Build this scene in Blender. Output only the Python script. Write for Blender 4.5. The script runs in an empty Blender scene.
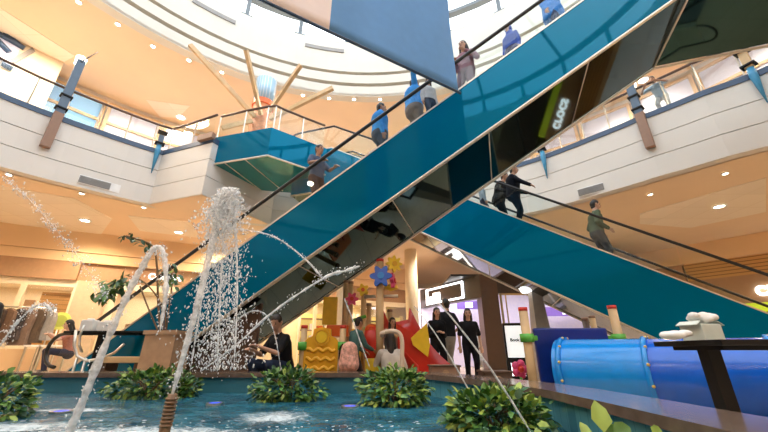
import bpy, bmesh, math, random
from mathutils import Vector, Matrix, noise
random.seed(7)
PI = math.pi
scn = bpy.context.scene
COL = scn.collection
# ------------------------------------------------------------------ camera
F = 341.0; TH = math.radians(21.7); ZC = 0.66
CT, ST = math.cos(TH), math.sin(TH)
cam = bpy.data.cameras.new('camera'); cam.sensor_width = 36; cam.lens = 36*F/768
cam.clip_start = 0.05; cam.clip_end = 200
camo = bpy.data.objects.new('camera', cam); COL.objects.link(camo)
camo.location = (0, 0, ZC); camo.rotation_euler = (PI/2+TH, 0, 0)
scn.camera = camo
scn.view_settings.view_transform = 'Standard'; scn.view_settings.look = 'None'
scn.view_settings.gamma = 1; scn.view_settings.use_curve_mapping = False
scn.view_settings.exposure = 0.2
scn.cycles.use_denoising = True
scn.cycles.max_bounces = 7; scn.cycles.diffuse_bounces = 4; scn.cycles.glossy_bounces = 3
scn.cycles.transparent_max_bounces = 20; scn.cycles.sample_clamp_indirect = 6
scn.cycles.caustics_reflective = False; scn.cycles.caustics_refractive = False

def ray(u, v):
    a = (u-384)/F; s = (216-v)/F
    return (a, CT-ST*s, ST+CT*s)
def at(u, v, Y):
    d = ray(u, v); t = Y/d[1]; return Vector((d[0]*t, Y, ZC+d[2]*t))
def atz(u, v, z):
    d = ray(u, v); t = (z-ZC)/d[2]; return Vector((d[0]*t, d[1]*t, z))
def atp(u, v, P, b):
    d = ray(u, v); t = (P[1]-b*P[0])/(d[1]-b*d[0]); return Vector((d[0]*t, d[1]*t, ZC+d[2]*t))
CX, CY = -0.7, 1.9
def atcyl(u, v, R):
    d = ray(u, v); A = d[0]**2+d[1]**2; B = -2*(d[0]*CX+d[1]*CY); Cc = CX*CX+CY*CY-R*R
    t = (-B+math.sqrt(B*B-4*A*Cc))/(2*A); return Vector((d[0]*t, d[1]*t, ZC+d[2]*t))

# ------------------------------------------------------------------ materials
MATS = {}
def mat(name, col, rough=0.5, metal=0.0, emit=0.0, vary=0.06, scale=8.0, bump=0.0, spec=0.5, coat=0.0, ecol=None):
    if name in MATS: return MATS[name]
    m = bpy.data.materials.new(name); m.use_nodes = True
    nt = m.node_tree; N = nt.nodes; L = nt.links
    b = N['Principled BSDF']
    b.inputs['Roughness'].default_value = rough; b.inputs['Metallic'].default_value = metal
    b.inputs['Specular IOR Level'].default_value = spec
    b.inputs['Coat Weight'].default_value = coat; b.inputs['Coat Roughness'].default_value = 0.03
    tc = N.new('ShaderNodeTexCoord'); nz = N.new('ShaderNodeTexNoise')
    nz.inputs['Scale'].default_value = scale; nz.inputs['Detail'].default_value = 3
    L.new(tc.outputs['Object'], nz.inputs['Vector'])
    rmp = N.new('ShaderNodeValToRGB')
    lo = [max(0, c*(1-vary)) for c in col]; hi = [min(1, c*(1+vary)) for c in col]
    rmp.color_ramp.elements[0].position = 0.3; rmp.color_ramp.elements[1].position = 0.7
    rmp.color_ramp.elements[0].color = (*lo, 1); rmp.color_ramp.elements[1].color = (*hi, 1)
    L.new(nz.outputs['Fac'], rmp.inputs['Fac']); L.new(rmp.outputs['Color'], b.inputs['Base Color'])
    if bump:
        bp = N.new('ShaderNodeBump'); bp.inputs['Strength'].default_value = bump; bp.inputs['Distance'].default_value = 0.02
        L.new(nz.outputs['Fac'], bp.inputs['Height']); L.new(bp.outputs['Normal'], b.inputs['Normal'])
    if emit:
        b.inputs['Emission Color'].default_value = (*(ecol or col), 1); b.inputs['Emission Strength'].default_value = emit
    MATS[name] = m; return m
def glassmat(name, tint=(1, 1, 1), k=0.06, rough=0.02, gcol=(1, 1, 1)):
    m = bpy.data.materials.new(name); m.use_nodes = True; nt = m.node_tree; N = nt.nodes; L = nt.links
    N.remove(N['Principled BSDF']); out = N['Material Output']
    t = N.new('ShaderNodeBsdfTransparent'); t.inputs['Color'].default_value = (*tint, 1)
    g = N.new('ShaderNodeBsdfGlossy'); g.inputs['Roughness'].default_value = rough; g.inputs['Color'].default_value = (*gcol, 1)
    fr = N.new('ShaderNodeLayerWeight'); pw = N.new('ShaderNodeMath'); pw.operation = 'POWER'; pw.inputs[1].default_value = 5
    L.new(fr.outputs['Facing'], pw.inputs[0])
    ad = N.new('ShaderNodeMath'); ad.operation = 'MULTIPLY_ADD'; ad.inputs[1].default_value = 0.3; ad.inputs[2].default_value = k
    mx = N.new('ShaderNodeMixShader')
    L.new(pw.outputs[0], ad.inputs[0]); L.new(ad.outputs[0], mx.inputs['Fac'])
    L.new(t.outputs[0], mx.inputs[1]); L.new(g.outputs[0], mx.inputs[2]); L.new(mx.outputs[0], out.inputs['Surface'])
    MATS[name] = m; return m
def striped(name, c1, c2, axis, freq, rough=0.5, duty=0.85):
    """planks or tiles: a stripe pattern along one axis of object space"""
    m = bpy.data.materials.new(name); m.use_nodes = True; nt = m.node_tree; N = nt.nodes; L = nt.links
    b = N['Principled BSDF']; b.inputs['Roughness'].default_value = rough
    tc = N.new('ShaderNodeTexCoord'); sp = N.new('ShaderNodeSeparateXYZ'); L.new(tc.outputs['Object'], sp.inputs[0])
    mu = N.new('ShaderNodeMath'); mu.operation = 'MULTIPLY'; mu.inputs[1].default_value = freq
    fr = N.new('ShaderNodeMath'); fr.operation = 'FRACT'
    gt = N.new('ShaderNodeMath'); gt.operation = 'GREATER_THAN'; gt.inputs[1].default_value = duty
    L.new(sp.outputs[axis], mu.inputs[0]); L.new(mu.outputs[0], fr.inputs[0]); L.new(fr.outputs[0], gt.inputs[0])
    mx = N.new('ShaderNodeMix'); mx.data_type = 'RGBA'
    mx.inputs[6].default_value = (*c1, 1); mx.inputs[7].default_value = (*c2, 1)
    L.new(gt.outputs[0], mx.inputs[0]); L.new(mx.outputs[2], b.inputs['Base Color'])
    MATS[name] = m; return m
def tiled(name, c1, c2, scale, rough=0.3, mortar=0.012, bw=1.0, bh=1.0):
    m = bpy.data.materials.new(name); m.use_nodes = True; nt = m.node_tree; N = nt.nodes; L = nt.links
    b = N['Principled BSDF']; b.inputs['Roughness'].default_value = rough
    tc = N.new('ShaderNodeTexCoord'); br = N.new('ShaderNodeTexBrick')
    br.inputs['Scale'].default_value = scale; br.inputs['Mortar Size'].default_value = mortar; br.offset = 0
    br.inputs['Brick Width'].default_value = bw; br.inputs['Row Height'].default_value = bh
    br.inputs['Color1'].default_value = (*c1, 1); br.inputs['Color2'].default_value = (*[c*0.93 for c in c1], 1); br.inputs['Mortar'].default_value = (*c2, 1)
    L.new(tc.outputs['Object'], br.inputs['Vector']); L.new(br.outputs['Color'], b.inputs['Base Color'])
    MATS[name] = m; return m
M = {}
M['floor'] = tiled('floor_tile', (0.62, 0.50, 0.38), (0.42, 0.34, 0.26), 1.2, 0.22)
M['peach'] = mat('peach_plaster', (0.86, 0.66, 0.46), 0.8, vary=0.03, scale=0.6)
M['peach2'] = mat('peach_beam', (0.83, 0.60, 0.37), 0.8, vary=0.03, scale=0.6)
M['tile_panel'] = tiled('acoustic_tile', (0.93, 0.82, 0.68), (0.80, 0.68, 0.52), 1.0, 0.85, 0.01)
M['white'] = mat('white_plaster', (0.74, 0.69, 0.63), 0.6, vary=0.03, scale=0.7)
M['drum'] = mat('white_drum', (0.70, 0.67, 0.59), 0.6, vary=0.03, scale=0.7)
M['tan'] = mat('tan_band', (0.45, 0.27, 0.12), 0.7)
M['navy'] = mat('navy_strip', (0.035, 0.075, 0.15), 0.35)
M['groove'] = mat('joint_grey', (0.50, 0.46, 0.42), 0.7)
M['brown'] = mat('brown_fascia', (0.42, 0.25, 0.14), 0.6)
M['darkbrown'] = mat('dark_brown_wood', (0.10, 0.055, 0.035), 0.45, scale=5)
M['cream'] = mat('cream_wall', (0.90, 0.78, 0.58), 0.6, vary=0.03)
M['amber'] = striped('amber_slats', (0.60, 0.33, 0.11), (0.34, 0.18, 0.06), 2, 6.0, 0.5)
M['oak_slat'] = striped('oak_slats', (0.62, 0.36, 0.13), (0.25, 0.13, 0.05), 2, 7.0, 0.5, 0.75)
M['black'] = mat('black_paint', (0.008, 0.007, 0.007), 0.5, spec=0.25)
M['rubber'] = mat('black_rubber', (0.012, 0.012, 0.014), 0.4)
M['dark'] = mat('dark_shop', (0.035, 0.026, 0.024), 0.3)
M['teal'] = mat('teal_glass', (0.0, 0.125, 0.235), 0.03, vary=0.03, scale=0.8, spec=0.6)
M['teal'].node_tree.nodes['Principled BSDF'].inputs['Specular Tint'].default_value = (0.02, 0.62, 1.0, 1)
M['under'] = mat('dark_mirror', (0.021, 0.058, 0.068), 0.04, metal=0.95, vary=0.02)
M['soffit'] = mat('teal_mirror', (0.03, 0.25, 0.26), 0.08, metal=0.35, vary=0.02)
M['steel'] = mat('brushed_steel', (0.62, 0.60, 0.56), 0.3, metal=0.9)
M['trimmetal'] = mat('pale_trim', (0.75, 0.68, 0.58), 0.35, metal=0.6)
M['step'] = striped('step_metal', (0.18, 0.18, 0.19), (0.05, 0.05, 0.05), 1, 40, 0.4)
M['glass'] = glassmat('clear_glass', (0.95, 0.985, 0.98), 0.02)
M['shopglass'] = glassmat('shop_glass', (0.97, 0.97, 0.97), 0.04)
M['skyglass'] = glassmat('roof_glass', (0.97, 0.99, 1.0), 0.01)
M['post'] = mat('grey_post', (0.16, 0.19, 0.21), 0.5)
M['bluepost'] = mat('slate_blue_post', (0.10, 0.15, 0.22), 0.5)
M['brownpost'] = mat('brown_post', (0.30, 0.17, 0.11), 0.5)
M['bluecone'] = mat('blue_cone', (0.06, 0.30, 0.52), 0.45)
M['lamp'] = mat('lamp_glow', (1.0, 0.88, 0.68), 0.5, emit=9)
M['lens'] = mat('downlight_glow', (1.0, 0.9, 0.74), 0.5, emit=14)
M['screen'] = mat('screen_white', (0.85, 0.9, 0.92), 0.3, emit=0.55)
M['litwhite'] = mat('lit_sign_white', (0.95, 0.97, 1.0), 0.4, emit=2.2)
M['wood'] = mat('light_wood', (0.62, 0.42, 0.22), 0.5, scale=4, vary=0.15)
M['plum'] = mat('tan_frame', (0.66, 0.47, 0.28), 0.6)
M['lav'] = mat('pale_window', (0.58, 0.58, 0.74), 0.3, emit=0.12, ecol=(0.85, 0.85, 1.0))
M['bluewin'] = mat('blue_window', (0.25, 0.50, 0.85), 0.2, emit=0.2)
M['vent'] = mat('vent_grey', (0.30, 0.29, 0.28), 0.5)
M['pooltile'] = tiled('pool_tile', (0.10, 0.33, 0.42), (0.05, 0.2, 0.28), 12.0, 0.15, 0.03)
M['rim'] = mat('rim_stone', (0.16, 0.11, 0.085), 0.16, vary=0.2, scale=14)
M['bark'] = mat('bark', (0.20, 0.12, 0.06), 0.8)
M['leafA'] = mat('leaf_green', (0.10, 0.22, 0.04), 0.4, vary=0.3)
M['leafB'] = mat('leaf_dark', (0.03, 0.10, 0.03), 0.4, vary=0.3)
M['leafC'] = mat('leaf_lime', (0.32, 0.42, 0.07), 0.4, vary=0.3)
M['pipe'] = mat('nozzle_bronze', (0.25, 0.14, 0.07), 0.45, vary=0.25, scale=30)
M['ledblue'] = mat('pool_light_blue', (0.03, 0.10, 0.9), 0.3, emit=0.9)
M['red'] = mat('red_plastic', (0.62, 0.035, 0.02), 0.3)
M['yellow'] = mat('yellow_plastic', (0.80, 0.42, 0.02), 0.35)
M['sun'] = mat('sunny_plastic', (0.88, 0.60, 0.03), 0.35)
M['orange'] = mat('orange_plastic', (0.75, 0.14, 0.02), 0.35)
M['green'] = mat('green_clamp', (0.10, 0.42, 0.05), 0.4)
M['navyp'] = mat('navy_plastic', (0.008, 0.03, 0.22), 0.3)
M['bluep'] = mat('blue_plastic', (0.008, 0.27, 0.80), 0.18, spec=0.6)
M['bluep2'] = mat('deep_blue_plastic', (0.005, 0.12, 0.66), 0.18, spec=0.6)
M['brass'] = mat('brass_bolt', (0.75, 0.55, 0.15), 0.3, metal=0.6)
M['pink'] = mat('pink_plastic', (0.70, 0.06, 0.18), 0.35)
M['skyblue'] = mat('flag_blue', (0.12, 0.30, 0.62), 0.8, vary=0.03)
M['flagwhite'] = mat('flag_white', (0.86, 0.76, 0.76), 0.8, vary=0.02)
M['paper'] = mat('white_paper', (0.88, 0.87, 0.85), 0.7)
M['carton'] = mat('pale_carton', (0.70, 0.76, 0.70), 0.6)
M['purple'] = mat('purple_sign', (0.20, 0.12, 0.42), 0.4, emit=0.5)
M['lilac'] = mat('lilac_wall_glow', (0.68, 0.62, 0.78), 0.5, emit=0.35)  # plain wall given a faint glow of its own, as if shop-lit
M['lime'] = mat('lime_sign', (0.62, 0.75, 0.03), 0.5, emit=0.5)
M['grey'] = mat('mid_grey', (0.35, 0.34, 0.33), 0.5)

# water materials
def watermat():
    m = bpy.data.materials.new('pool_water'); m.use_nodes = True; nt = m.node_tree; N = nt.nodes; L = nt.links
    b = N['Principled BSDF']; b.inputs['Roughness'].default_value = 0.04; b.inputs['IOR'].default_value = 1.33
    tc = N.new('ShaderNodeTexCoord')
    n1 = N.new('ShaderNodeTexNoise'); n1.inputs['Scale'].default_value = 9; n1.inputs['Detail'].default_value = 5; n1.inputs['Distortion'].default_value = 0.6
    mp = N.new('ShaderNodeMapping'); mp.inputs['Scale'].default_value = (1, 1.6, 1)
    L.new(tc.outputs['Object'], mp.inputs[0]); L.new(mp.outputs[0], n1.inputs['Vector'])
    bp = N.new('ShaderNodeBump'); bp.inputs['Strength'].default_value = 1.0; bp.inputs['Distance'].default_value = 0.06
    L.new(n1.outputs['Fac'], bp.inputs['Height']); L.new(bp.outputs['Normal'], b.inputs['Normal'])
    n2 = N.new('ShaderNodeTexNoise'); n2.inputs['Scale'].default_value = 3
    L.new(tc.outputs['Object'], n2.inputs['Vector'])
    r = N.new('ShaderNodeValToRGB'); r.color_ramp.elements[0].color = (0.004, 0.06, 0.10, 1); r.color_ramp.elements[1].color = (0.02, 0.15, 0.22, 1)
    r.color_ramp.elements[0].position = 0.35; r.color_ramp.elements[1].position = 0.65
    L.new(n2.outputs['Fac'], r.inputs['Fac'])
    # white froth: fine noise, thickest round the points where the jets land
    at_ = N.new('ShaderNodeAttribute'); at_.attribute_name = 'froth'
    n3 = N.new('ShaderNodeTexNoise'); n3.inputs['Scale'].default_value = 11; n3.inputs['Detail'].default_value = 9; n3.inputs['Roughness'].default_value = 0.75; n3.inputs['Distortion'].default_value = 1.2
    L.new(tc.outputs['Object'], n3.inputs['Vector'])
    ad = N.new('ShaderNodeMath'); ad.operation = 'ADD'; L.new(at_.outputs['Fac'], ad.inputs[0]); L.new(n3.outputs['Fac'], ad.inputs[1])
    mr = N.new('ShaderNodeMapRange'); mr.inputs['From Min'].default_value = 0.66; mr.inputs['From Max'].default_value = 1.05
    L.new(ad.outputs[0], mr.inputs['Value'])
    mx = N.new('ShaderNodeMix'); mx.data_type = 'RGBA'; mx.inputs[7].default_value = (0.78, 0.86, 0.90, 1)
    L.new(mr.outputs[0], mx.inputs[0]); L.new(r.outputs['Color'], mx.inputs[6]); L.new(mx.outputs[2], b.inputs['Base Color'])
    ro = N.new('ShaderNodeMapRange'); ro.inputs['To Min'].default_value = 0.04; ro.inputs['To Max'].default_value = 0.5
    L.new(mr.outputs[0], ro.inputs['Value']); L.new(ro.outputs[0], b.inputs['Roughness'])
    return m
M['water'] = watermat()
def jetmat(name, op):
    m = bpy.data.materials.new(name); m.use_nodes = True; nt = m.node_tree; N = nt.nodes; L = nt.links
    b = N['Principled BSDF']; b.inputs['Base Color'].default_value = (0.98, 0.99, 1.0, 1); b.inputs['Roughness'].default_value = 0.3
    b.inputs['IOR'].default_value = 1.33
    b.inputs['Subsurface Weight'].default_value = 0.0
    tc = N.new('ShaderNodeTexCoord'); n1 = N.new('ShaderNodeTexNoise'); n1.inputs['Scale'].default_value = 25
    L.new(tc.outputs['Object'], n1.inputs['Vector'])
    mr = N.new('ShaderNodeMapRange'); mr.inputs['From Min'].default_value = 0.3; mr.inputs['From Max'].default_value = 0.7
    mr.inputs['To Min'].default_value = op-0.4; mr.inputs['To Max'].default_value = min(1, op+0.2)
    L.new(n1.outputs['Fac'], mr.inputs['Value']); L.new(mr.outputs[0], b.inputs['Alpha'])
    return m
M['jet'] = jetmat('falling_water', 0.78)
M['jetthin'] = jetmat('thin_water', 0.6)
M['drop'] = jetmat('water_drops', 0.9)
M['foam'] = jetmat('white_foam', 0.7)

# ------------------------------------------------------------------ mesh helpers
_g = (1+5**.5)/2
ICOV = [Vector(q).normalized() for q in ((-1, _g, 0), (1, _g, 0), (-1, -_g, 0), (1, -_g, 0), (0, -1, _g), (0, 1, _g), (0, -1, -_g), (0, 1, -_g), (_g, 0, -1), (_g, 0, 1), (-_g, 0, -1), (-_g, 0, 1))]
ICOF = ((0, 11, 5), (0, 5, 1), (0, 1, 7), (0, 7, 10), (0, 10, 11), (1, 5, 9), (5, 11, 4), (11, 10, 2), (10, 7, 6), (7, 1, 8), (3, 9, 4), (3, 4, 2), (3, 2, 6), (3, 6, 8), (3, 8, 9), (4, 9, 5), (2, 4, 11), (6, 2, 10), (8, 6, 7), (9, 8, 1))
class MB:
    def __init__(s): s.bm = bmesh.new(); s.slot = 0
    def _fin(s, faces):
        for f in faces: f.material_index = s.slot
    def box(s, c, size, rot=None, bevel=0.0):
        mtx = Matrix.Translation(Vector(c))
        if rot is not None: mtx = mtx @ (rot if isinstance(rot, Matrix) else Matrix.Rotation(rot, 4, 'Z'))
        r = bmesh.ops.create_cube(s.bm, size=1, matrix=mtx @ Matrix.Diagonal((*size, 1)))
        fs = list({f for v in r['verts'] for f in v.link_faces})
        s._fin(fs)
        if bevel:
            es = list({e for v in r['verts'] for e in v.link_edges})
            rr = bmesh.ops.bevel(s.bm, geom=es, offset=bevel, segments=2, affect='EDGES', profile=0.6)
            s._fin(rr['faces'])
        return s
    def hexa(s, p):
        """eight corners: four of the base then four of the top, same order"""
        v = [s.bm.verts.new(q) for q in p]
        fs = [s.bm.faces.new([v[i] for i in ix]) for ix in ((3,2,1,0),(4,5,6,7),(0,1,5,4),(1,2,6,5),(2,3,7,6),(3,0,4,7))]
        s._fin(fs); bmesh.ops.recalc_face_normals(s.bm, faces=fs); return s
    def prism(s, poly, z0, z1):
        b = [s.bm.verts.new((p[0], p[1], z0)) for p in poly]; t = [s.bm.verts.new((p[0], p[1], z1)) for p in poly]
        n = len(poly); fs = [s.bm.faces.new(b[::-1]), s.bm.faces.new(t)]
        for i in range(n): fs.append(s.bm.faces.new((b[i], b[(i+1) % n], t[(i+1) % n], t[i])))
        s._fin(fs); bmesh.ops.recalc_face_normals(s.bm, faces=fs); return s
    def extrude(s, poly, vec):
        """planar 3D polygon pushed along vec"""
        vec = Vector(vec)
        b = [s.bm.verts.new(p) for p in poly]; t = [s.bm.verts.new(Vector(p)+vec) for p in poly]
        n = len(poly); fs = [s.bm.faces.new(b[::-1]), s.bm.faces.new(t)]
        for i in range(n): fs.append(s.bm.faces.new((b[i], b[(i+1) % n], t[(i+1) % n], t[i])))
        s._fin(fs); bmesh.ops.recalc_face_normals(s.bm, faces=fs); return s
    def tube(s, pts, rad, seg=10, cap=True):
        pts = [Vector(p) for p in pts]; n = len(pts)
        if not isinstance(rad, (list, tuple)): rad = [rad]*n
        rings = []; prev = None
        for i, p in enumerate(pts):
            d = (pts[min(i+1, n-1)]-pts[max(i-1, 0)])
            d = d.normalized() if d.length > 1e-9 else Vector((0, 0, 1))
            if prev is None:
                a = d.cross(Vector((0, 0, 1)))
                if a.length < 0.05: a = d.cross(Vector((0, 1, 0)))
            else: a = prev-d*prev.dot(d)
            a.normalize(); prev = a; b = d.cross(a)
            rings.append([s.bm.verts.new(p+(a*math.cos(2*PI*k/seg)+b*math.sin(2*PI*k/seg))*rad[i]) for k in range(seg)])
        fs = []
        for i in range(n-1):
            for k in range(seg):
                f = s.bm.faces.new((rings[i][k], rings[i][(k+1) % seg], rings[i+1][(k+1) % seg], rings[i+1][k])); f.smooth = True; fs.append(f)
        if cap: fs += [s.bm.faces.new(rings[0][::-1]), s.bm.faces.new(rings[-1])]
        s._fin(fs); return s
    def cyl(s, p0, p1, r, seg=16): return s.tube([p0, p1], r, seg)
    def ball(s, c, r, sc=(1, 1, 1), u=12, v=8, rot=None):
        mtx = Matrix.Translation(Vector(c))
        if rot is not None: mtx = mtx @ rot
        rr = bmesh.ops.create_uvsphere(s.bm, u_segments=u, v_segments=v, radius=r, matrix=mtx @ Matrix.Diagonal((*sc, 1)))
        fs = list({f for q in rr['verts'] for f in q.link_faces})
        for f in fs: f.smooth = True
        s._fin(fs); return s
    def ico(s, c, r, sub=1, mtx=None):
        c = Vector(c); mm = (mtx or Matrix()).to_3x3()*r
        vs = [s.bm.verts.new(c+mm @ q) for q in ICOV]
        for i in ICOF: f = s.bm.faces.new([vs[k] for k in i]); f.smooth = True; f.material_index = s.slot
        return s
    def ico_slow(s, c, r, sub=1, mtx=None):
        rr = bmesh.ops.create_icosphere(s.bm, subdivisions=sub, radius=r, matrix=Matrix.Translation(Vector(c)) @ (mtx or Matrix()))
        fs = list({f for q in rr['verts'] for f in q.link_faces})
        for f in fs: f.smooth = True
        s._fin(fs); return s
    def lathe(s, prof, c=(0, 0), n=48, a0=0, a1=2*PI, closed=True, smooth=True):
        full = abs(a1-a0-2*PI) < 1e-6; k = n if full else n+1; cols = []
        for i in range(k):
            a = a0+(a1-a0)*i/n
            cols.append([s.bm.verts.new((c[0]+(r(a) if callable(r) else r)*math.cos(a), c[1]+(r(a) if callable(r) else r)*math.sin(a), z)) for r, z in prof])
        fs = []; m = len(prof); mm = m if closed else m-1
        for i in range(n):
            A = cols[i]; B = cols[(i+1) % k]
            for j in range(mm): fs.append(s.bm.faces.new((A[j], B[j], B[(j+1) % m], A[(j+1) % m])))
        if closed and not full: fs += [s.bm.faces.new(cols[0]), s.bm.faces.new(cols[-1][::-1])]
        s._fin(fs); bmesh.ops.recalc_face_normals(s.bm, faces=fs); return s
    def disc(s, c, r, h, seg=24, nrm=(0, 0, 1)):
        nrm = Vector(nrm).normalized(); c = Vector(c); return s.tube([c, c+nrm*h], r, seg)
    def build(s, name, m, parent=None, local=False, kind=None):
        me = bpy.data.meshes.new(name)
        ms = m if isinstance(m, (list, tuple)) else [m]
        off = Vector((0, 0, 0))
        if parent is not None and not local:
            r = parent
            while r.parent: r = r.parent
            off = Vector(r.location)
            if r.rotation_euler.z:
                bmesh.ops.transform(s.bm, matrix=(Matrix.Translation(off) @ Matrix.Rotation(r.rotation_euler.z, 4, 'Z')).inverted(), verts=s.bm.verts); off = Vector((0, 0, 0))
        o_loc = Vector((0, 0, 0))
        if parent is None and len(s.bm.verts):
            xs = [v.co for v in s.bm.verts]
            o_loc = Vector(((min(c.x for c in xs)+max(c.x for c in xs))/2, (min(c.y for c in xs)+max(c.y for c in xs))/2, min(c.z for c in xs))); off = o_loc
        if off.length: bmesh.ops.translate(s.bm, verts=s.bm.verts, vec=-off)
        s.bm.to_mesh(me); s.bm.free()
        for q in ms: me.materials.append(q)
        o = bpy.data.objects.new(name, me); COL.objects.link(o)
        o.location = o_loc
        if parent is not None: o.parent = parent
        if kind: o['kind'] = kind
        return o
def tag(o, label, cat, group=None, kind=None):
    o['label'] = label; o['category'] = cat
    if group: o['group'] = group
    if kind: o['kind'] = kind
    return o
def thing(name, label, cat, loc=(0, 0, 0), rz=0, group=None):
    o = bpy.data.objects.new(name, None); COL.objects.link(o); o.location = loc; o.rotation_euler = (0, 0, rz)
    o.empty_display_size = 0.2
    return tag(o, label, cat, group)
def text_mesh(body, size, depth, bold=0.0):
    cu = bpy.data.curves.new('lettering', 'FONT'); cu.body = body; cu.size = size; cu.extrude = depth; cu.offset = bold
    cu.align_x = 'CENTER'
    o = bpy.data.objects.new('lettering', cu); COL.objects.link(o)
    dg = bpy.context.evaluated_depsgraph_get(); me = bpy.data.meshes.new_from_object(o.evaluated_get(dg))
    bpy.data.objects.remove(o); return me
def lettering(name, body, size, depth, mtx, m, parent, bold=0.0):
    me = text_mesh(body, size, depth, bold); b = MB(); b.bm.from_mesh(me); bmesh.ops.transform(b.bm, matrix=mtx, verts=b.bm.verts)
    for f in b.bm.faces: f.material_index = 0
    bpy.data.meshes.remove(me)
    return b.build(name, m, parent)
def frame3(xdir, origin, up=(0, 0, 1)):
    x = Vector(xdir).normalized(); z = Vector(up); z = (z-x*z.dot(x)).normalized(); n = x.cross(z)   # text x along xdir, text y up, text normal = x cross up
    return Matrix(((x.x, z.x, n.x, origin[0]), (x.y, z.y, n.y, origin[1]), (x.z, z.z, n.z, origin[2]), (0, 0, 0, 1)))

# ================================================================== THE SETTING
Z2 = 7.08; Z1 = 5.1; Z3 = 11.85; ROC = 10.95
TAB = [(-180, 10.9), (0, 10.95), (24, 10.96), (30, 10.54), (37.5, 10.34), (45.2, 10.37), (55.8, 10.6), (90, 10.8), (130, 10.7), (139.4, 10.73), (144, 10.81), (150.8, 10.9), (180, 10.9)]
def RF(a, add=0.0):
    d = math.degrees(a); d = (d+180) % 360-180
    for (a0, r0), (a1, r1) in zip(TAB, TAB[1:]):
        if a0 <= d <= a1: return r0+(r1-r0)*(d-a0)/(a1-a0)+add
    return 10.9+add
def rp(a, add=0.0, z=0.0):
    a = math.radians(a); r = RF(a, add); return Vector((CX+r*math.cos(a), CY+r*math.sin(a), z))
def tg(a):
    a = math.radians(a); return Vector((-math.sin(a), math.cos(a), 0))
def rfun(add): return lambda a: RF(a, add)
b = MB(); b.prism([(26*math.cos(a*PI/24), 3+26*math.sin(a*PI/24)) for a in range(48)], -0.3, 0.0)
b.build('floor', M['floor'], kind='structure')
# balcony fascia: two joints run round it
h = (Z2-0.16-Z1)/3
prof = [(rfun(0), Z1)]
for k in (1, 2): prof += [(rfun(0), Z1+h*k-.012), (rfun(0.05), Z1+h*k-.012), (rfun(0.05), Z1+h*k+.012), (rfun(0), Z1+h*k+.012)]
prof += [(rfun(0), Z2-0.16), (rfun(0.35), Z2-0.16), (rfun(0.35), Z1)]
MB().lathe(prof, (CX, CY), 144).build('wall_balcony', M['white'], kind='structure')
MB().lathe([(rfun(-0.03), Z2-0.16), (rfun(-0.03), Z2), (rfun(0.4), Z2), (rfun(0.4), Z2-0.16)], (CX, CY), 144).build('trim_1', M['navy'], kind='structure')
MB().lathe([(rfun(0.3), Z2-0.2), (rfun(0.3), Z2-0.02), (19.0, Z2-0.02), (19.0, Z2-0.2)], (CX, CY), 96).build('floor_upper', M['floor'], kind='structure')
MB().lathe([(rfun(0.3), Z1), (rfun(0.3), Z1+.1), (23.0, Z1+.1), (23.0, Z1)], (CX, CY), 96).build('ceiling_lower', M['peach'], kind='structure')
# lighter acoustic tile fields let into the lower ceiling
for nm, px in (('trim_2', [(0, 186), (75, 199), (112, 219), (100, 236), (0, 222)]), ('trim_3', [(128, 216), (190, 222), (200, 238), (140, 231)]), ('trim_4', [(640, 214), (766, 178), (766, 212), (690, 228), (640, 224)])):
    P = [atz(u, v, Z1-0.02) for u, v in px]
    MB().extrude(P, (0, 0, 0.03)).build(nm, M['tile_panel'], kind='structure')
# platform that carries the escalator landing
K, P2, P3 = Vector((-7.61, 10.08, 0)), Vector((-5.5, 9.3, 0)), Vector((-4.25, 11.95, 0)); P4 = Vector((-7.4, 11.2, 0))
def shr(poly, d):
    c = sum(poly, Vector())/len(poly); return [p+(c-p).normalized()*d for p in poly]
b = MB(); pl = [K, P2, P3, P4]
for k in range(3):
    b.prism(pl, Z1-.02*(k == 0)+h*k+.012*(k > 0), Z1+h*(k+1)-.012)
b.prism(shr(pl, .05), Z1+.02, Z2-.17)
b.build('wall_platform', M['white'], kind='structure')
MB().prism(shr(pl, .04), Z1-.04, Z1-.021).build('trim_10', M['peach'], kind='structure')
MB().prism(shr(pl, -.03), Z2-.16, Z2+.004).build('trim_5', M['navy'], kind='structure')
# upper ceiling, drum, skylight
MB().lathe([(ROC-.0, Z3), (ROC, Z3+.12), (20, Z3+.12), (20, Z3)], (CX, CY), 96).build('ceiling_upper', M['peach'], kind='structure')
b = MB(); b.lathe([(10.95, 11.83), (10.95, 12.42), (11.35, 12.42), (11.35, 11.83)], (CX, CY), 96)
b.lathe([(10.95, 12.62), (10.95, 13.12), (11.35, 13.12), (11.35, 12.62)], (CX, CY), 96)
b.lathe([(10.95, 13.3), (10.95, 15.2), (11.5, 15.2), (11.5, 13.3)], (CX, CY), 96)
b.build('wall_drum', M['drum'], kind='structure')
MB().lathe([(11.2, 12.40), (11.2, 13.32), (11.4, 13.32), (11.4, 12.40)], (CX, CY), 96).build('trim_6', M['tan'], kind='structure')
def slot(i, u0, v0, u1, v1):
    p, q = atcyl(u0, v0, 10.93), atcyl(u1, v1, 10.93); z = (p.z+q.z)/2
    a0 = math.atan2(p.y-CY, p.x-CX); a1 = math.atan2(q.y-CY, q.x-CX)
    o = MB().lathe([(10.9, z-.1), (10.9, z+.1), (10.97, z+.1), (10.97, z-.1)], (CX, CY), 8, a1, a0).build('air_slot', M['vent'])
    tag(o, ['long grey air slot in the white drum beside the first skylight post', 'long grey air slot in the white drum under the hanging flag'][i], 'vent')
slot(0, 192, 2, 236, 21); slot(1, 305, 46, 344, 50)
sky = bpy.data.objects.new('window_1', None); COL.objects.link(sky); sky['kind'] = 'structure'; sky.location = (CX, CY, 15.2)
b = MB()
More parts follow.
